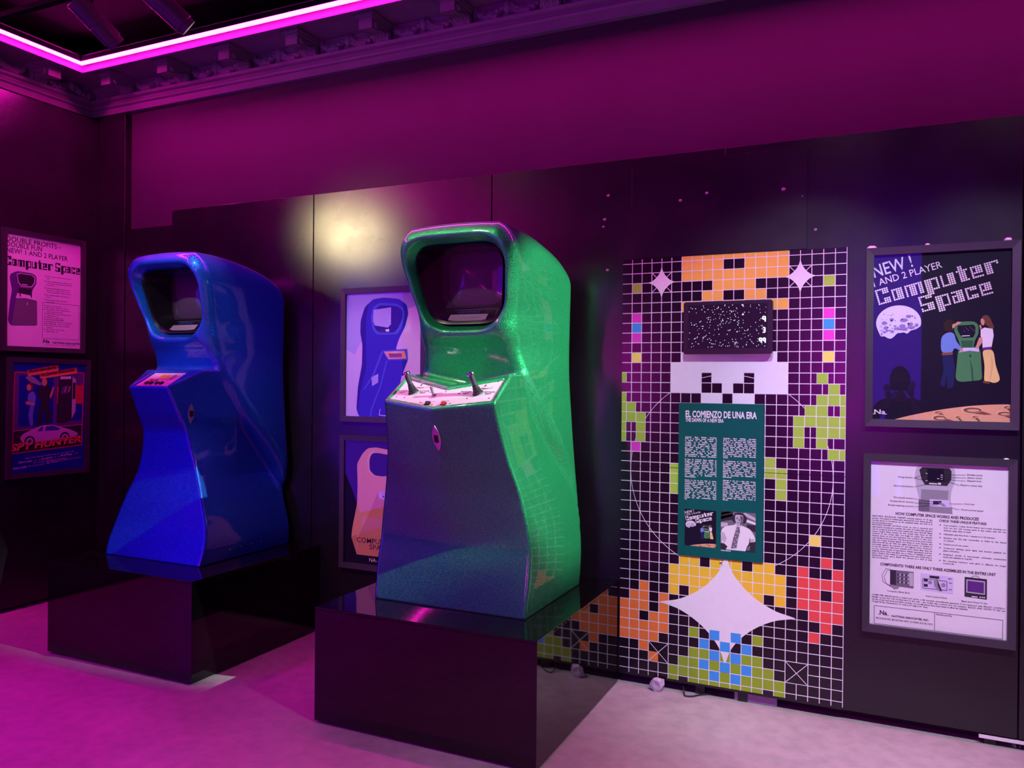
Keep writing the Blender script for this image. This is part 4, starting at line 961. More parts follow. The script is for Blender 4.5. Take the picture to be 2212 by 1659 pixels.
    pl([(.48, .312), (.505, .317), (.53, .27), (.54, .25), (.515, .248), (.485, .275)], 'grey', 5); pl([(.505, .317), (.53, .27), (.54, .25), (.53, .247), (.512, .275)], 'dk', 6); p.disc(X(.455), Y(.293), .008, SK['grey'], 4, 10); p.disc(X(.55), Y(.285), .009, SK['grey'], 4, 10)
    for a, b_ in ((.41, .295), (.41, .265)): p.rect(X(a), Y(b_), X(a+.028), Y(b_+.016), SK['dk'], 4)
    for a, b_ in ((.585, .325), (.59, .30), (.59, .262)): p.line((X(a), Y(b_)), (X(a)+.012, Y(b_)), .0025, D_, 4)
    p.text('Front Control Panel', X(.425), Y(.205), .0068, D_, 2, bold=.01)
    pl([(.70, .345), (.855, .343), (.855, .225), (.70, .23)], 'dk'); pl([(.712, .332), (.842, .330), (.842, .252), (.712, .255)], 'lg', 2); pl([(.72, .325), (.834, .323), (.834, .259), (.72, .262)], 'purple', 3); pl([(.75, .238), (.79, .238), (.79, .232), (.75, .232)], 'white', 3); p.path([(X(.745), Y(.345)), (X(.765), Y(.356)), (X(.79), Y(.356)), (X(.805), Y(.344))], .0018, D_, 2)
    for a in (.81, .825, .838): p.disc(X(a), Y(.236), .003, SK['white'], 3, 8)
    p.text('Black and White TV Set', X(.68), Y(.198), .0068, D_, 2, bold=.01)
    p.para(["COMPUTER (BRAIN BOX) is sealed and carries a full one-year unconditional guarantee if not tampered with. FRONT CONTROL", "PANEL houses the only moving parts in the unit - the rocket ship controls and coin acceptor. BLACK AND WHITE TV SET has", "~the life of any new black and white receiver - no modifications have been made to affect its reliability.", '~Weight 85 lbs.; Dimensions: 30" wide x 67" high x 30" deep.'], X(.025), Y(.180), .0063, .0102, w_*.955, D_, 2, bold=.02)
    for a in ([(.043, .118), (.965, .118), (.965, .010), (.043, .010)],): p.path([(X(c), Y(d_)) for c, d_ in a], .0018, D_, 2, True)
    p.line((X(.49), Y(.118)), (X(.49), Y(.010)), .0018, D_, 2)
    p.text('Na', X(.085), Y(.068), .019, D_, 2, width=w_*.055, bold=.03); p.line((X(.073), Y(.0685)), (X(.09), Y(.0685)), .002, D_, 2); p.line((X(.14), Y(.0685)), (X(.155), Y(.0685)), .002, D_, 2)
    p.text('NUTTING ASSOCIATES, INC.', X(.175), Y(.062), .0078, D_, 2, width=w_*.275, bold=.035); p.text('925 LOGUE AVE., MOUNTAIN VIEW, CA 94040 (415) 961-9373', X(.055), Y(.040), .0075, D_, 2, width=w_*.42, bold=.015)
    p.text('Distributed By', X(.50), Y(.103), .0072, D_, 2, bold=.01)
frame(.2305, -.001, 1.763, 0, 'framed night-blue flyer with moon and two players beside a green cabinet, upper right frame', art_moon)
frame(.2265, -.001, .834, 0, 'framed pale flyer explaining how the game works, lower right frame full of small text', art_how)
def art_bluecab(p, u, v, w_, h_):
    X = lambda a: u + a*w_; Y = lambda b_: v + b_*h_
    def pl(pts, m, kk=1): p.poly([(X(a), Y(b_)) for a, b_ in pts], SK[m], kk)
    p.rect(u, v, u+w_, v+h_, SK['palelil'], 0); pl([(0, .55), (.12, .5), (.2, .6), (.55, .8), (1, .9), (1, 1), (0, 1)], 'paleblue')
    pl([(.20, .78), (.25, .88), (.36, .945), (.50, .955), (.70, .94), (.80, .89), (.82, .82), (.78, .72), (.70, .62), (.66, .54), (.80, .535), (.82, .46), (.74, .33), (.70, .20), (.72, .0), (.19, .0), (.15, .06), (.17, .25), (.22, .42), (.225, .58), (.195, .68)], 'bcab', 2)
    pl([(.20, .78), (.25, .88), (.31, .92), (.27, .80), (.27, .60), (.28, .40), (.2, .2), (.17, .06), (.15, .06), (.17, .25), (.22, .42), (.225, .58), (.195, .68)], 'bcabd', 3)
    pl([(.33, .80), (.36, .88), (.44, .915), (.66, .905), (.76, .87), (.775, .81), (.74, .72), (.68, .66), (.42, .66), (.36, .70)], 'bcabl', 3); pl([(.36, .80), (.39, .86), (.45, .895), (.66, .885), (.74, .855), (.75, .80), (.70, .715), (.64, .675), (.44, .68), (.39, .71)], 'bcabd', 4)
    pl([(.37, .86), (.60, .875), (.60, .74), (.56, .715), (.39, .735), (.365, .77)], 'paleblue', 5); pl([(.44, .70), (.48, .705), (.55, .70), (.54, .675), (.44, .68)], 'dk', 5); pl([(.525, .70), (.575, .705), (.58, .685), (.54, .682)], 'white', 6)
    for a in (.81, .79, .77): p.line((X(.57), Y(a)), (X(.59), Y(a)), .004, SK['white'], 7)
    pl([(.49, .535), (.81, .545), (.82, .46), (.565, .455)], 'bcabl', 4); pl([(.51, .525), (.775, .53), (.80, .47), (.575, .465)], 'tan', 5); pl([(.57, .51), (.74, .51), (.745, .48), (.585, .478)], 'clayd', 6); pl([(.60, .525), (.69, .527), (.69, .512), (.605, .512)], 'yellow', 6)
    for a in (.60, .64, .69, .73): p.disc(X(a), Y(.487), .007, SK['red'], 7, 8)
    pl([(.48, .53), (.36, .34), (.24, .22), (.26, .22), (.38, .33), (.50, .52)], 'bcabl', 4); pl([(.35, .32), (.44, .35), (.44, .28), (.36, .25)], 'paleblue', 5); pl([(.33, .0), (.34, .06), (.46, .25), (.54, .455), (.56, .455), (.48, .25), (.36, .06), (.35, .0)], 'bcabl', 5)
    p.path([(X(.47), Y(.07)), (X(.455), Y(.02)), (X(.55), Y(.015)), (X(.555), Y(.05))], .004, SK['white'], 6)
def art_tan(p, u, v, w_, h_):
    X = lambda a: u + a*w_; Y = lambda b_: v + b_*h_
    def pl(pts, m, kk=1): p.poly([(X(a), Y(b_)) for a, b_ in pts], m if not isinstance(m, str) else SK[m], kk)
    p.rect(u, v, u+w_, v+h_, SK['night'], 0)
    pl([(.165, .80), (.24, .89), (.31, .935), (.42, .945), (.62, .925), (.70, .90), (.73, .84), (.72, .74), (.68, .66), (.60, .60), (.585, .575), (.75, .575), (.755, .32), (.79, .03), (.17, .03), (.095, .175), (.11, .26), (.17, .46), (.175, .62)], 'tan')
    pl([(.33, .84), (.36, .89), (.42, .90), (.62, .885), (.66, .86), (.66, .80), (.60, .72), (.52, .705), (.40, .71), (.335, .75)], 'night', 3); pl([(.30, .86), (.335, .905), (.40, .915), (.40, .90), (.36, .89), (.33, .84), (.335, .75), (.40, .71), (.39, .70), (.31, .745)], 'tanl', 2)
    pl([(.45, .575), (.30, .34), (.20, .20), (.165, .03), (.79, .03), (.755, .50), (.46, .515)], 'tand', 2); pl([(.095, .175), (.17, .03), (.175, .20)], 'tand', 2)
    pl([(.455, .575), (.73, .58), (.735, .525), (.46, .52)], 'palelil', 4)
    for a in (.52, .56, .62, .66): p.disc(X(a), Y(.538), .006, SK['dk'], 5, 8)
    p.path([(X(.50), Y(.562)), (X(.68), Y(.562)), (X(.68), Y(.535))], .002, SK['dk'], 5); p.disc(X(.59), Y(.48), .005, SK['dk'], 5, 8)
    p.text('COMPUTER', X(.17), Y(.135), .030, SK['dk'], 5, width=w_*.46, bold=.005); p.text('SPACE', X(.34), Y(.085), .030, SK['dk'], 5, width=w_*.27, bold=.005)
    p.text('NA-2010', X(.34), Y(-.018) + .0, .022, SK['white'], 5, width=w_*.24)
frame(-2.683, -.001, 1.700, 0, 'framed picture of a blue cabinet on lilac paper, upper frame partly behind the green cabinet', art_bluecab)
frame(-2.683, -.001, .815, 0, 'framed black flyer with an orange cabinet, lower frame partly behind the green cabinet', lambda p, u, v, w_, h_: art_tan(p, u, v + .035, w_, h_ - .035) if p.rect(u, v, u+w_, v+.036, SK['night'], 0) is None else None)
def art_double(p, u, v, w_, h_):
    X = lambda a: u + a*w_; Y = lambda b_: v + b_*h_; D_ = M_INKD
    def pl(pts, m, kk=1): p.poly([(X(a), Y(b_)) for a, b_ in pts], SK[m], kk)
    p.rect(u, v, u+w_, v+h_, PINKP, 0)
    for t, y, wd in (('DOUBLE PROFITS -', .925, .70), ('DOUBLE FUN', .878, .45), ('NEW! 1 AND 2 PLAYER', .825, .80)): p.text(t, X(.012), Y(y), .032, D_, 2, width=w_*wd, bold=.006)
    cell = w_*.985/88.5
    x = dot_word(p, 'Computer', X(.008), Y(.795), cell, D_, 2, 'sq', 0, .5, 1.25); dot_word(p, 'Space', X(.008) + x + cell*2, Y(.795), cell, D_, 2, 'sq', 0, .5, 1.25)
    pl([(.10, .655), (.15, .672), (.34, .668), (.395, .645), (.39, .575), (.345, .525), (.33, .47), (.395, .44), (.405, .20), (.07, .185), (.035, .225), (.06, .40), (.085, .50), (.055, .60), (.06, .635)], 'purple')
    pl([(.14, .645), (.18, .66), (.34, .655), (.38, .635), (.375, .58), (.33, .54), (.20, .535), (.16, .57)], 'lg', 2); pl([(.15, .64), (.19, .652), (.33, .648), (.365, .63), (.36, .585), (.325, .55), (.205, .546), (.17, .575)], 'dk', 3); pl([(.205, .553), (.275, .555), (.275, .563), (.205, .561)], 'white', 4)
    pl([(.165, .525), (.33, .525), (.32, .475), (.16, .48)], 'dk', 2); pl([(.13, .43), (.15, .478), (.38, .462), (.40, .425), (.26, .438)], 'white', 4)
    for a in (.19, .33): p.line((X(a), Y(.448)), (X(a-.012), Y(.485)), .008, SK['dk'], 5)
    pl([(.135, .425), (.26, .432), (.40, .42), (.405, .205), (.08, .19)], 'mid', 3); p.disc(X(.275), Y(.39), .005, SK['lg'], 5, 8, .010)
    T = ["*Choice of 1-player or 2-player action at the push of a", "button.", "", "*2-Player competition pits players against each other", "to maneuver their Space Rockets and missiles before", "being destroyed.", "", "*Single player battles against computer-controlled", "Space Saucers for outmaneuvering of the Space", "Rockets and firing missiles to destroy the Saucers.", "", "*More competition and faster action at this new", "great hit.", "", "*Players play again and again. High profits in", "proven locations.", "", "", "*25¢ PLAY - Your same profits.", "*NEW CONTROL STICKS - Fast, easy action.", "*SPACE BATTLE SOUNDS - Rocket and thruster", "engines, missiles firing, explosions.", "*ATTRACT MODE - Two Space Saucers fly contin-", "uously about the screen.", "*SOLID STATE - Long life circuitry.", "*BEAUTIFUL SPACE AGE CABINET.", "*EXTENDED PLAY - For high score in 1-player mode.", "*ADJUSTABLE TIME - 1 minute to 2 1/2 minutes.", "*EASY SERVICE - Built-in test points and plug-in", "circuit boards.", '*SIZE - 67" High, 33" Wide, 37" Deep.', "Shipping Weight - 190 lb."]
    y = .655
    for ln in T:
        if ln:
            if ln[0] == '*': p.disc(X(.505), Y(y)+.003, .0035, D_, 2, 8)
            p.text(ln.lstrip('*'), X(.525), Y(y), .0066, D_, 2, bold=.02, res=1, sx=.92)
            y -= .0182
        else: y -= .0085
    p.path([(X(.475), Y(.418)), (X(.975), Y(.418)), (X(.975), Y(.088)), (X(.475), Y(.088))], .0022, D_, 2, True)
    p.text('Na', X(.485), Y(.048), .022, D_, 2, width=w_*.085, bold=.03); p.line((X(.475), Y(.049)), (X(.49), Y(.049)), .003, D_, 2); p.text('NUTTING ASSOCIATES', X(.62), Y(.045), .0115, D_, 2, width=w_*.365, bold=.035); p.text('500 Logue Avenue, Mountain View, California 94040 (415) 961-9373', X(.52), Y(.028), .0055, D_, 2, width=w_*.41)
def art_spy(p, u, v, w_, h_):
    X = lambda a: u + a*w_; Y = lambda b_: v + b_*h_
    def pl(pts, m, kk=1): p.poly([(X(a), Y(b_)) for a, b_ in pts], SK[m], kk)
    p.rect(u, v, u+w_, v+h_, SK['deep'], 0)
    pl([(.04, .19), (.96, .225), (.97, .91), (.045, .90)], 'purple', 1); pl([(.10, .42), (.55, .42), (.55, .88), (.10, .88)], 'deep', 2); pl([(.60, .62), (.96, .62), (.96, .80), (.60, .78)], 'red', 2); pl([(.60, .46), (.96, .46), (.96, .62), (.60, .62)], 'deep', 2); pl([(.045, .19), (.96, .225), (.96, .415), (.045, .385)], 'dk', 2)
    p.path([(X(.03), Y(.185)), (X(.955), Y(.225)), (X(.975), Y(.915)), (X(.045), Y(.905))], .008, SK['red'], 3, True); p.line((X(.04), Y(.385)), (X(.955), Y(.42)), .004, SK['orange'], 3)
    # two runners and a parked arcade machine
    pl([(.33, .40), (.37, .60), (.40, .62), (.35, .68), (.34, .75), (.40, .80), (.47, .80), (.52, .75), (.53, .68), (.48, .62), (.53, .53), (.50, .40), (.43, .40), (.46, .52), (.41, .56), (.40, .40)], 'dk', 4); p.disc(X(.435), Y(.835), .026, SK['hair'], 6, 12, .030); p.disc(X(.425), Y(.822), .020, SK['skin'], 7, 12, .028); pl([(.50, .70), (.54, .78), (.56, .78), (.53, .69), (.50, .67)], 'skin', 5)
    pl([(.25, .42), (.22, .52), (.25, .62), (.21, .66), (.22, .72), (.29, .74), (.32, .68), (.30, .61), (.28, .52), (.29, .43)], 'shirtblue', 5); p.disc(X(.24), Y(.775), .025, SK['brown'], 6, 12, .030); p.disc(X(.225), Y(.772), .016, SK['skin'], 7, 10, .022); pl([(.18, .635), (.21, .65), (.31, .625), (.30, .61), (.20, .615)], 'skin', 6)
    pl([(.18, .86), (.23, .885), (.30, .86), (.40, .80), (.36, .79), (.24, .82)], 'grey', 4)
    pl([(.60, .445), (.625, .88), (.80, .885), (.86, .86), (.86, .52), (.80, .465), (.70, .44)], 'dk', 4); pl([(.81, .88), (.86, .85), (.86, .55), (.805, .475)], 'lg', 5); pl([(.815, .82), (.855, .82), (.855, .67), (.815, .66)], 'dk', 6); pl([(.64, .875), (.79, .88), (.79, .855), (.64, .85)], 'white', 6); pl([(.665, .78), (.77, .79), (.75, .72), (.65, .71)], 'purple', 6)
    for a in (.70, .76): p.line((X(a), Y(.73)), (X(a+.02), Y(.785)), .005, SK['yellow'], 7)
    # silver car
    pl([(.12, .32), (.16, .355), (.30, .40), (.40, .425), (.55, .43), (.68, .40), (.80, .375), (.90, .34), (.90, .325), (.80, .30), (.70, .29), (.35, .275), (.18, .27), (.14, .29)], 'car', 5); pl([(.34, .375), (.40, .415), (.42, .415), (.41, .37)], 'glassb', 6); pl([(.44, .375), (.46, .415), (.55, .42), (.65, .39), (.62, .375)], 'glassb', 6); pl([(.12, .325), (.17, .332), (.165, .312), (.13, .305)], 'orange', 6)
    for a, b_ in ((.245, .285), (.715, .305)): p.disc(X(a), Y(b_), .038, SK['dk'], 7, 16); p.disc(X(a), Y(b_), .026, SK['lg'], 8, 14); p.disc(X(a), Y(b_), .012, SK['dk'], 9, 10)
    pl([(.20, .925), (.60, .985), (.615, .945), (.61, .93), (.215, .875), (.20, .90)], 'orange', 6); pl([(.20, .925), (.60, .985), (.605, .95), (.205, .895)], 'red', 7); p.text('Agenten-Jagd', X(.225), Y(.905), .020, SK['dk'], 8, width=w_*.35, bold=.03, rot=R(10))
    pl([(.36, .895), (.86, .965), (.875, .93), (.87, .91), (.375, .85), (.36, .87)], 'orange', 9); pl([(.36, .895), (.86, .965), (.865, .93), (.365, .868)], 'red', 10); p.text('im James Bond-Stil', X(.385), Y(.876), .020, SK['dk'], 11, width=w_*.45, bold=.03, rot=R(10))
    p.text('SPY HUNTER', X(-.0), Y(.205), .044, SK['orange'], 12, width=w_*.95, bold=.035, shear=.35, rot=R(4.2)); p.text('SPY HUNTER', X(.005), Y(.232), .020, SK['red'], 13, width=w_*.92, bold=.02, shear=.35, rot=R(4.2))
    for t, a, b_, hh, wd, m in (('Dieser Video-Spionage-Thriller ist die Nr. 1 des Jahres 1984', .19, .128, .009, .66, 'car'), ('Schon jetzt:', .105, .092, .015, .18, 'white'), ('Nr. 1 in', .31, .104, .009, .08, 'car'), ('PLAY METER', .40, .108, .013, .15, 'white'), ('Nr. 1 in', .57, .121, .009, .08, 'car'), ('RePlay', .66, .128, .013, .17, 'white'), ('USA', .86, .14, .009, .05, 'car'), ('Nr. 1 auf allen Testplätzen in Deutschland', .30, .083, .009, .44, 'car'), ('Schon bald:', .035, .042, .015, .18, 'white'), ('Nr. 1 auch bei Ihnen!', .235, .056, .009, .21, 'car'), ('Spy Hunter:', .47, .073, .013, .17, 'white'), ('ein Volltreffer der Extraklasse', .65, .087, .009, .30, 'car')):
        p.text(t, X(a), Y(b_), hh, SK[m], 4, width=w_*wd, bold=.02, shear=.2, rot=R(4.2))
frame(-5.199, -.383, 2.122, R(90), 'framed pink-lit flyer headed with large thin lettering, upper frame on the left wall', art_double)
frame(-5.199, -.343, 1.276, R(90), 'framed deep blue flyer with silver car and orange title, lower frame on the left wall', art_spy, roll=R(.6))

# ------------------------------------------------------------------ lamps on the ceiling track
tr = MB(); tr.box((-5.0, -1.218, 3.505), (2.4, -1.182, 3.535), M_CEIL); tag(tr.build('track_rail', bevel=.002), 'thin black lighting track under the ceiling carrying two spotlights', 'lighting track')
for x in (-4.6, -2.4, -.2, 2.0):
    rods = MB(); rods.tube([(x, -1.2, 3.534), (x, -1.2, ZC - .001)], .006, M_CEIL, 8); rods.build('hanger', bpy.data.objects['track_rail'])
M_LENS = emis('lamp_lens', (1.0, .93, .80), 14.0)
def spotlight(pivot, tgt, label, L=.25, Rr=.052):
    r = empty('track_spotlight', pivot); tag(r, label, 'spotlight', 'black cylinder spotlights on the ceiling track')
    d = (Vector(tgt) - Vector(pivot)).normalized(); M = d.to_track_quat('Z', 'Y').to_matrix().to_4x4()
    m = MB(); m.lathe([(Rr-.004, -.10), (Rr, -.096), (Rr, .035), (Rr-.001, .036), (Rr-.001, .039), (Rr, .04), (Rr, .135), (Rr-.006, .138), (Rr-.006, .165), (Rr-.009, .165), (Rr-.010, .150), (.0, .149)], M_FRAME, 28, M); m.build('body', r, smooth=True)
    m = MB(); m.lathe([(Rr-.013, .1502), (Rr-.016, .153), (.0005, .1545)], M_LENS, 24, M); m.build('lens', r, smooth=True)
    m = MB(); m.tube([(0, 0, .012), (0, 0, 3.506 - pivot[2])], .012, M_CEIL, 10); m.box((-.07, -.016, 3.488 - pivot[2]), (.05, .016, 3.504 - pivot[2]), M_CEIL); m.build('stem', r)
    return r
spotlight((-3.665, -1.2, 3.385), (-3.485, -.58, 2.885), 'black cylinder spotlight at upper left, its lens turned away to the wall')
spotlight((-3.18, -1.2, 3.37), (-2.88, -.70, 2.95), 'black cylinder spotlight with its lit lens edge showing, second from the left')
for p_, t_, lb in ((L_RIGHT[0], L_RIGHT[1], 'black spotlight aimed at the right flanks of the cabinets'), (L_PANEL[0], L_PANEL[1], 'black spotlight aimed at the pixel mural'), (L_PANEL2[0], L_PANEL2[1], 'black spotlight aimed at the right hand frames'), (L_WARM[0], L_WARM[1], 'black spotlight near the left wall aimed at the bare boards'), (L_LEFT[0], L_LEFT[1], 'black spotlight aimed at the two frames between the cabinets'), (L_FLOOR[0], L_FLOOR[1], 'black spotlight aimed down at the open floor'), (L_POST[0], L_POST[1], 'black spotlight aimed at the frames on the left wall')):
    d = (Vector(t_) - Vector(p_)).normalized(); s_ = spotlight(tuple(Vector(p_) - d*.19), t_, lb)
    if p_ is L_RIGHT[0]:                                 # added unseen flaps that keep the beam off the mural and floor
        q_ = Vector(p_) - Vector(s_.location); m = MB()
        m.box((q_.x-.302, q_.y+.088, q_.z-.36), (q_.x-.298, q_.y+.24, q_.z-.01), M_CEIL); m.box((q_.x-.30, q_.y+.236, q_.z-.03), (q_.x+.03, q_.y+.240, q_.z-.01), M_CEIL); m.box((q_.x+.02, q_.y+.03, q_.z-.03), (q_.x+.03, q_.y+.24, q_.z-.01), M_CEIL); m.build('added_beam_flap', s_); m = MB()
        m.box((q_.x-.302, q_.y-.24, q_.z-.40), (q_.x-.298, q_.y-.004, q_.z+.0), M_CEIL); m.box((q_.x-.30, q_.y-.24, q_.z-.02), (q_.x+.03, q_.y-.236, q_.z+.0), M_CEIL); m.box((q_.x+.02, q_.y-.24, q_.z-.02), (q_.x+.03, q_.y-.03, q_.z+.0), M_CEIL); m.build('added_beam_flap', s_)

# ------------------------------------------------------------------ odds and ends along the wall
def lump(name, loc, s, seed, m=M_PUTTY, sub=3, amp=.22):
    bm = bmesh.new(); bmesh.ops.create_icosphere(bm, subdivisions=sub, radius=1); rr = random.Random(seed)
    for v_ in bm.verts: v_.co = Vector((v_.co.x*s[0], v_.co.y*s[1], v_.co.z*s[2]))*(1 + amp*rr.uniform(-1, 1)*(1 if v_.index % 3 == 0 else .3))
    me = bpy.data.meshes.new(name); bm.to_mesh(me); bm.free(); me.materials.append(m); me.polygons.foreach_set('use_smooth', [sub == 3]*len(me.polygons))
    o = bpy.data.objects.new(name, me); COL.objects.link(o); o.location = loc; return o
for (x, z, s, lb) in ((-.045, 2.167, (.020, .012, .010), 'white putty lump on top of the moon flyer frame, at its left corner'), (.178, 2.168, (.010, .008, .006), 'white putty lump on top of the moon flyer frame, near its middle'), (.482, 2.170, (.014, .010, .009), 'white putty lump on top of the moon flyer frame, at its right corner'), (.485, 1.237, (.010, .008, .004), 'white putty lump on top of the lower right frame')):
    tag(lump('putty_lump', (x, -.014, z), s, int(x*1000)), lb, 'putty', 'putty holding up the frames')
for k, (px, pz, s) in enumerate(((-1.301, 2.133, .008), (-1.318, 2.398, .009), (-1.300, 2.52, .008), (-1.325, 2.36, .007), (-.92, 2.46, .008), (-.79, 2.485, .008), (-.43, 2.47, .010), (-.345, 2.43, .004), (-.286, 2.27, .008))):
    o = lump('adhesive_remnant', (px, -.002 if not -1.17 < px < -.32 else -.0105, pz), (s, .003, s*.8), 50+k, mat('dirty_adhesive', (.35, .3, .34), .7, var=.2, vscale=60)); tag(o, 'small dried adhesive remnants on the black boards above the pixel mural', 'adhesive', 'adhesive remnants above the mural')
M_WRAP = mat('clear_wrap', (.55, .45, .58), .25, var=.2, vscale=50, bump=.6, bscale=70)
tag(lump('crumpled_wrap', (-1.010, -.035, .033), (.036, .02, .038), 9, M_WRAP, 2, .5), 'crumpled ball of clear wrap on the floor under the mural', 'rubbish')
m = MB(); pts = [(-.93, .06, .035), (-.90, .04, .02), (-.885, .005, .03), (-.872, -.035, .009), (-.862, -.047, .0055), (-.83, -.035, .0055), (-.80, .0, .0055), (-.76, .03, .0055), (-.72, .05, .006)]
def smooth_path(P, n=5):
    P = [Vector(q) for q in P]; out = []
    for i in range(len(P)-1):
        a, b_, c, d_ = P[max(i-1, 0)], P[i], P[i+1], P[min(i+2, len(P)-1)]
        for k in range(n):
            t = k/n; out.append(.5*((2*b_) + (c-a)*t + (2*a-5*b_+4*c-d_)*t*t + (3*b_-a-3*c+d_)*t**3))
    return out + [P[-1]]
m.tube(smooth_path(pts), .0035, M_RUBBER, 8); tag(m.build('cable', smooth=True), 'thin black cable looping out on the floor from under the mural', 'cable')
m = MB(); m.box((.395, -.004, .030), (.62, .010, .042), mat('pale_strip', (.72, .68, .70), .5, var=.06)); tag(m.build('edge_strip'), 'pale strip at the foot of the boards, bottom right', 'strip')
m = MB(); m.box((-.64, .022, .001), (-.44, .055, .045), mat('purple_plastic_tray', (.30, .14, .34), .4, var=.1)); tag(m.build('plastic_tray', bevel=.003), 'mauve plastic box tucked behind the foot of the mural', 'box')

# ------------------------------------------------------------------ the far side of the room, seen in the glossy surfaces
M_BSC = emis('blue_projection', (.13, .010, 1.0), 6.5)
M_MSC = emis('magenta_projection', (1.0, .012, .95), 1.8)
def screen(name, loc, rz, w_, z0, z1, label, mt=M_BSC, grp='tall blue video screens'):
    r = empty(name, loc, rz); tag(r, label, 'screen', grp)
    m = MB(); m.box((-w_/2-.03, -.03, z0-.03), (w_/2+.03, 0, z1+.03), M_BLACK); m.build('housing', r, bevel=.004)
    m = MB(); m.box((-w_/2, -.032, z0), (w_/2, -.0302, z1), mt); m.build('display', r); return r
screen('video_screen', (.10, YF + .002, 0), R(180), .70, .12, 3.40, 'tall blue video screen on the wall facing the cabinets')
screen('video_screen', (-5.198, -3.55, 0), R(90), 1.1, .10, 3.0, 'tall blue video screen on the left wall')
screen('video_screen', (-.79, YF + .002, 0), R(180), .66, .2, 3.1, 'magenta video screen on the wall facing the cabinets', M_MSC, None)
M_TUBE = emis('magenta_tube', (1.0, .01, .8), 60.0)
for x, lb in ((-.357, 'upright magenta light tube beside the blue video screen'), (-3.45, 'upright magenta light tube facing the green cabinet')):
    r = empty('light_tube', (x, YF + .16, 0)); tag(r, lb, 'light tube', 'upright magenta light tubes')
    m = MB(); m.lathe([(.036, .9), (.04, .905), (.04, 2.295), (.036, 2.3)], M_TUBE, 12); m.build('tube', r, smooth=True)
    m = MB(); m.box((-.04, -.155, .82), (.04, .04, .899), M_BLACK); m.build('holder', r); m = MB(); m.box((-.04, -.155, 2.301), (.04, .04, 2.38), M_BLACK); m.build('holder', r)
# ------------------------------------------------------------------ visitor taking the picture (seen only as a reflection in the glazed flyer)
def skin_body(name, joints, edges, m, parent=None, sub=2):
    me = bpy.data.meshes.new(name); me.from_pydata([j[0] for j in joints], edges, []); me.materials.append(m)
    o = bpy.data.objects.new(name, me); COL.objects.link(o)
    if parent: o.parent = parent
    bm = bmesh.new(); bm.from_mesh(me); L = bm.verts.layers.skin.verify(); bm.verts.ensure_lookup_table()
    for v_, j in zip(bm.verts, joints):
        r_ = j[1]; v_[L].radius = r_ if isinstance(r_, tuple) else (r_, r_)
    bm.verts[0][L].use_root = True; bm.to_mesh(me); bm.free()
    s_ = o.modifiers.new('skin', 'SKIN'); s_.use_smooth_shade = True; s_.branch_smoothing = .4
    q = o.modifiers.new('subdivision', 'SUBSURF'); q.levels = sub; q.render_levels = sub
    return o
# standing just behind the camera, facing the wall: local +y is forward, the phone held up in front
vis = empty('person', (0.16, -4.42, 0), R(12)); tag(vis, 'person in dark top photographing the room with a phone, mirrored in the moon flyer', 'person')
M_SKIN = mat('skin', (.42, .24, .17), .5, var=.05, vscale=20); M_TOP = mat('dark_top', (.03, .025, .04), .8, var=.1, vscale=60); M_JEAN = mat('dark_trousers', (.02, .022, .04), .85, var=.1, vscale=60); M_HAIR = mat('dark_hair', (.012, .009, .008), .5, var=.2, vscale=80)
J = [((0, 0, .93), (.15, .105)), ((0, .0, 1.10), (.135, .095)), ((0, -.01, 1.27), (.15, .10)), ((0, -.015, 1.375), (.10, .075)), ((0, .0, 1.435), (.05, .05)), ((0, .015, 1.49), (.052, .056)),
     ((.17, -.01, 1.35), .052), ((.25, .09, 1.16), .042), ((.20, .26, 1.32), .034), ((.155, .335, 1.44), .026),
     ((-.17, -.01, 1.35), .052), ((-.25, .09, 1.16), .042), ((-.12, .26, 1.30), .034), ((-.03, .335, 1.41), .026),
     ((.09, .0, .86), .088), ((.10, .015, .49), .056), ((.105, -.01, .10), .038), ((-.09, .0, .86), .088), ((-.10, .015, .49), .056), ((-.105, -.01, .10), .038), ((.11, .10, .035), .032), ((-.11, .10, .035), .032)]
E_ = [(0,1),(1,2),(2,3),(3,4),(4,5),(3,6),(6,7),(7,8),(8,9),(3,10),(10,11),(11,12),(12,13),(0,14),(14,15),(15,16),(0,17),(17,18),(18,19),(16,20),(19,21)]
skin_body('body', J, E_, M_SKIN, vis)
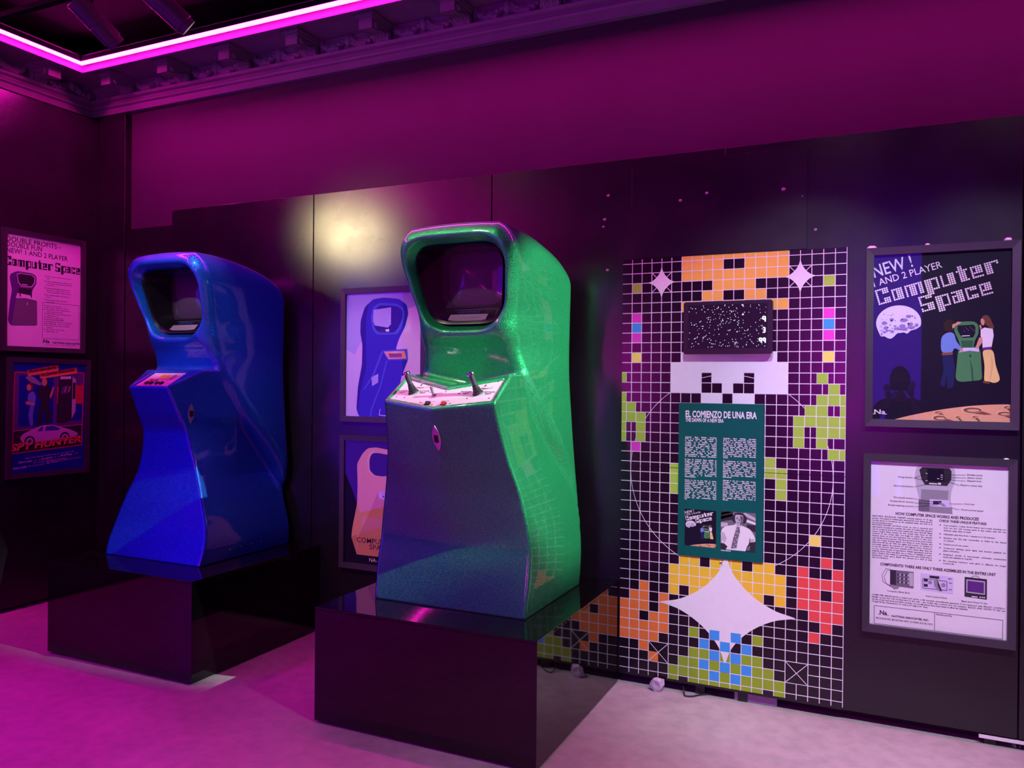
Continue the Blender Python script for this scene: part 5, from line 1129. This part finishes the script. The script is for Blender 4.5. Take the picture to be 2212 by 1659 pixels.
def head(parent):
    bm = bmesh.new(); bmesh.ops.create_uvsphere(bm, u_segments=36, v_segments=28, radius=1)
    for v_ in bm.verts:
        x, y, z = v_.co; k = 1.0 if z > -.1 else 1 - .30*(min(1, (-z - .1)/.9))**1.2
        X, Y, Z = x*.074*k, y*.094*(k if y > 0 else k*.96), z*.115
        if y > 0:
            fx = abs(x)
            Y += .018*math.exp(-((x/.16)**2)) * math.exp(-((z+.12)/.17)**2)*1.0          # nose
            Y -= .010*math.exp(-(((fx-.42)/.2)**2 + ((z-.06)/.13)**2))                   # eye sockets
            Y += .006*math.exp(-((x/.3)**2 + ((z+.47)/.07)**2)); Y -= .004*math.exp(-((x/.3)**2 + ((z+.40)/.03)**2))   # lips
            Y += .006*math.exp(-((x/.25)**2 + ((z+.82)/.15)**2))                         # chin
        v_.co = (X, Y, Z)
    me = bpy.data.meshes.new('head'); bm.to_mesh(me); bm.free(); me.materials.append(M_SKIN); me.polygons.foreach_set('use_smooth', [True]*len(me.polygons))
    o = bpy.data.objects.new('head', me); COL.objects.link(o); o.parent = parent; o.location = (0, .03, 1.595)
    for s_ in (-1, 1):
        m = MB(); m.lathe([(.0005, -.010), (.008, -.007), (.0115, 0), (.008, .007), (.0005, .010)], M_PUTTY, 12, Matrix.Translation((s_*.031, .078, .010)))
        m.lathe([(.0005, -.002), (.005, -.001), (.0045, .002), (.0005, .003)], M_HAIR, 10, Matrix.Translation((s_*.031, .0885, .010)) @ Matrix.Rotation(R(-90), 4, 'X')); m.build('eye', o, smooth=True)
        m = MB(); m.lathe([(.0005, -.03), (.012, -.024), (.017, .0), (.012, .022), (.0005, .03)], M_SKIN, 10, Matrix.Translation((s_*.074, -.005, -.005)) @ Matrix.Diagonal((.45, 1, 1, 1))); m.build('ear', o, smooth=True)
    bm = bmesh.new(); bmesh.ops.create_uvsphere(bm, u_segments=32, v_segments=22, radius=1)
    bmesh.ops.delete(bm, geom=[v_ for v_ in bm.verts if (v_.co.y > .25 and v_.co.z < .45) or v_.co.z < -.75], context='VERTS')
    for v_ in bm.verts: v_.co = (v_.co.x*.086, v_.co.y*.106 - .006, v_.co.z*.124 + .008)
    me = bpy.data.meshes.new('hair'); bm.to_mesh(me); bm.free(); me.materials.append(M_HAIR); me.polygons.foreach_set('use_smooth', [True]*len(me.polygons))
    h = bpy.data.objects.new('hair', me); COL.objects.link(h); h.parent = o
    sd = h.modifiers.new('thickness', 'SOLIDIFY'); sd.thickness = .012
head(vis)
# clothes: a slightly larger shell over the same joints
skin_body('top', [(p_, tuple(v_ + .014 for v_ in (r_ if isinstance(r_, tuple) else (r_, r_)))) for p_, r_ in (J[0], J[1], J[2], J[3], J[6], ((.21, .04, 1.255), .047), J[10], ((-.21, .04, 1.255), .047))], [(0,1),(1,2),(2,3),(3,4),(4,5),(3,6),(6,7)], M_TOP, vis)
skin_body('trousers', [(p_, tuple(v_ + .013 for v_ in (r_ if isinstance(r_, tuple) else (r_, r_)))) for p_, r_ in (((0, 0, .95), (.145, .10)), J[14], J[15], ((.105, -.01, .12), .045), J[17], J[18], ((-.105, -.01, .12), .045))], [(0,1),(1,2),(2,3),(0,4),(4,5),(5,6)], M_JEAN, vis)
def hand(parent, w_, s_):
    """open hand reaching up to the phone: palm, four bent fingers and a thumb from its side"""
    x, y, z = w_; P_ = [((x, y, z), (.022, .016)), ((x + s_*.004, y+.012, z+.045), (.030, .014)), ((x + s_*.006, y+.018, z+.085), (.032, .013))]; e_ = [(0,1),(1,2)]
    o = skin_body('hand', P_, e_, M_SKIN, parent)
    for k, (dx, L) in enumerate(((-.024, .060), (-.008, .068), (.009, .064), (.025, .050))):
        b0 = (x + s_*.006 + dx, y+.018, z+.083)
        skin_body('finger', [(b0, .0085), ((b0[0] + dx*.1, b0[1]+.012, b0[2]+L*.5), .008), ((b0[0] + dx*.1 - s_*.006, b0[1]+.004, b0[2]+L*.82), .0072), ((b0[0] + dx*.1 - s_*.010, b0[1]-.008, b0[2]+L), .006)], [(0,1),(1,2),(2,3)], M_SKIN, o)
    skin_body('thumb', [((x - s_*.022, y+.012, z+.03), .011), ((x - s_*.042, y+.010, z+.058), .0095), ((x - s_*.050, y-.002, z+.085), .008)], [(0,1),(1,2)], M_SKIN, o)
    return o
hand(vis, J[9][0], 1); hand(vis, J[13][0], -1)
ph = empty('phone', (0, 0, 0)); M4 = Matrix.Translation((0.16, -4.42, 0)) @ Matrix.Rotation(R(12), 4, 'Z') @ Matrix.Translation((.065, .384, 1.535)); ph.matrix_world = M4
tag(ph, 'black phone held up by the person, mirrored in the moon flyer', 'phone')
m = MB(); m.prism(rrect(.150, .074, .010), 'y', -.004, .004, M_BLACK); m.build('body', ph, bevel=.0012)
m = MB(); m.prism([(a + .055, b_ + .015) for a, b_ in rrect(.026, .026, .006)], 'y', .0042, .0062, M_BLACK); m.build('camera_bump', ph)
m = MB(); m.prism(rrect(.142, .066, .006), 'y', -.0048, -.0041, emis('phone_screen', (.25, .12, .3), .6)); m.build('screen', ph)
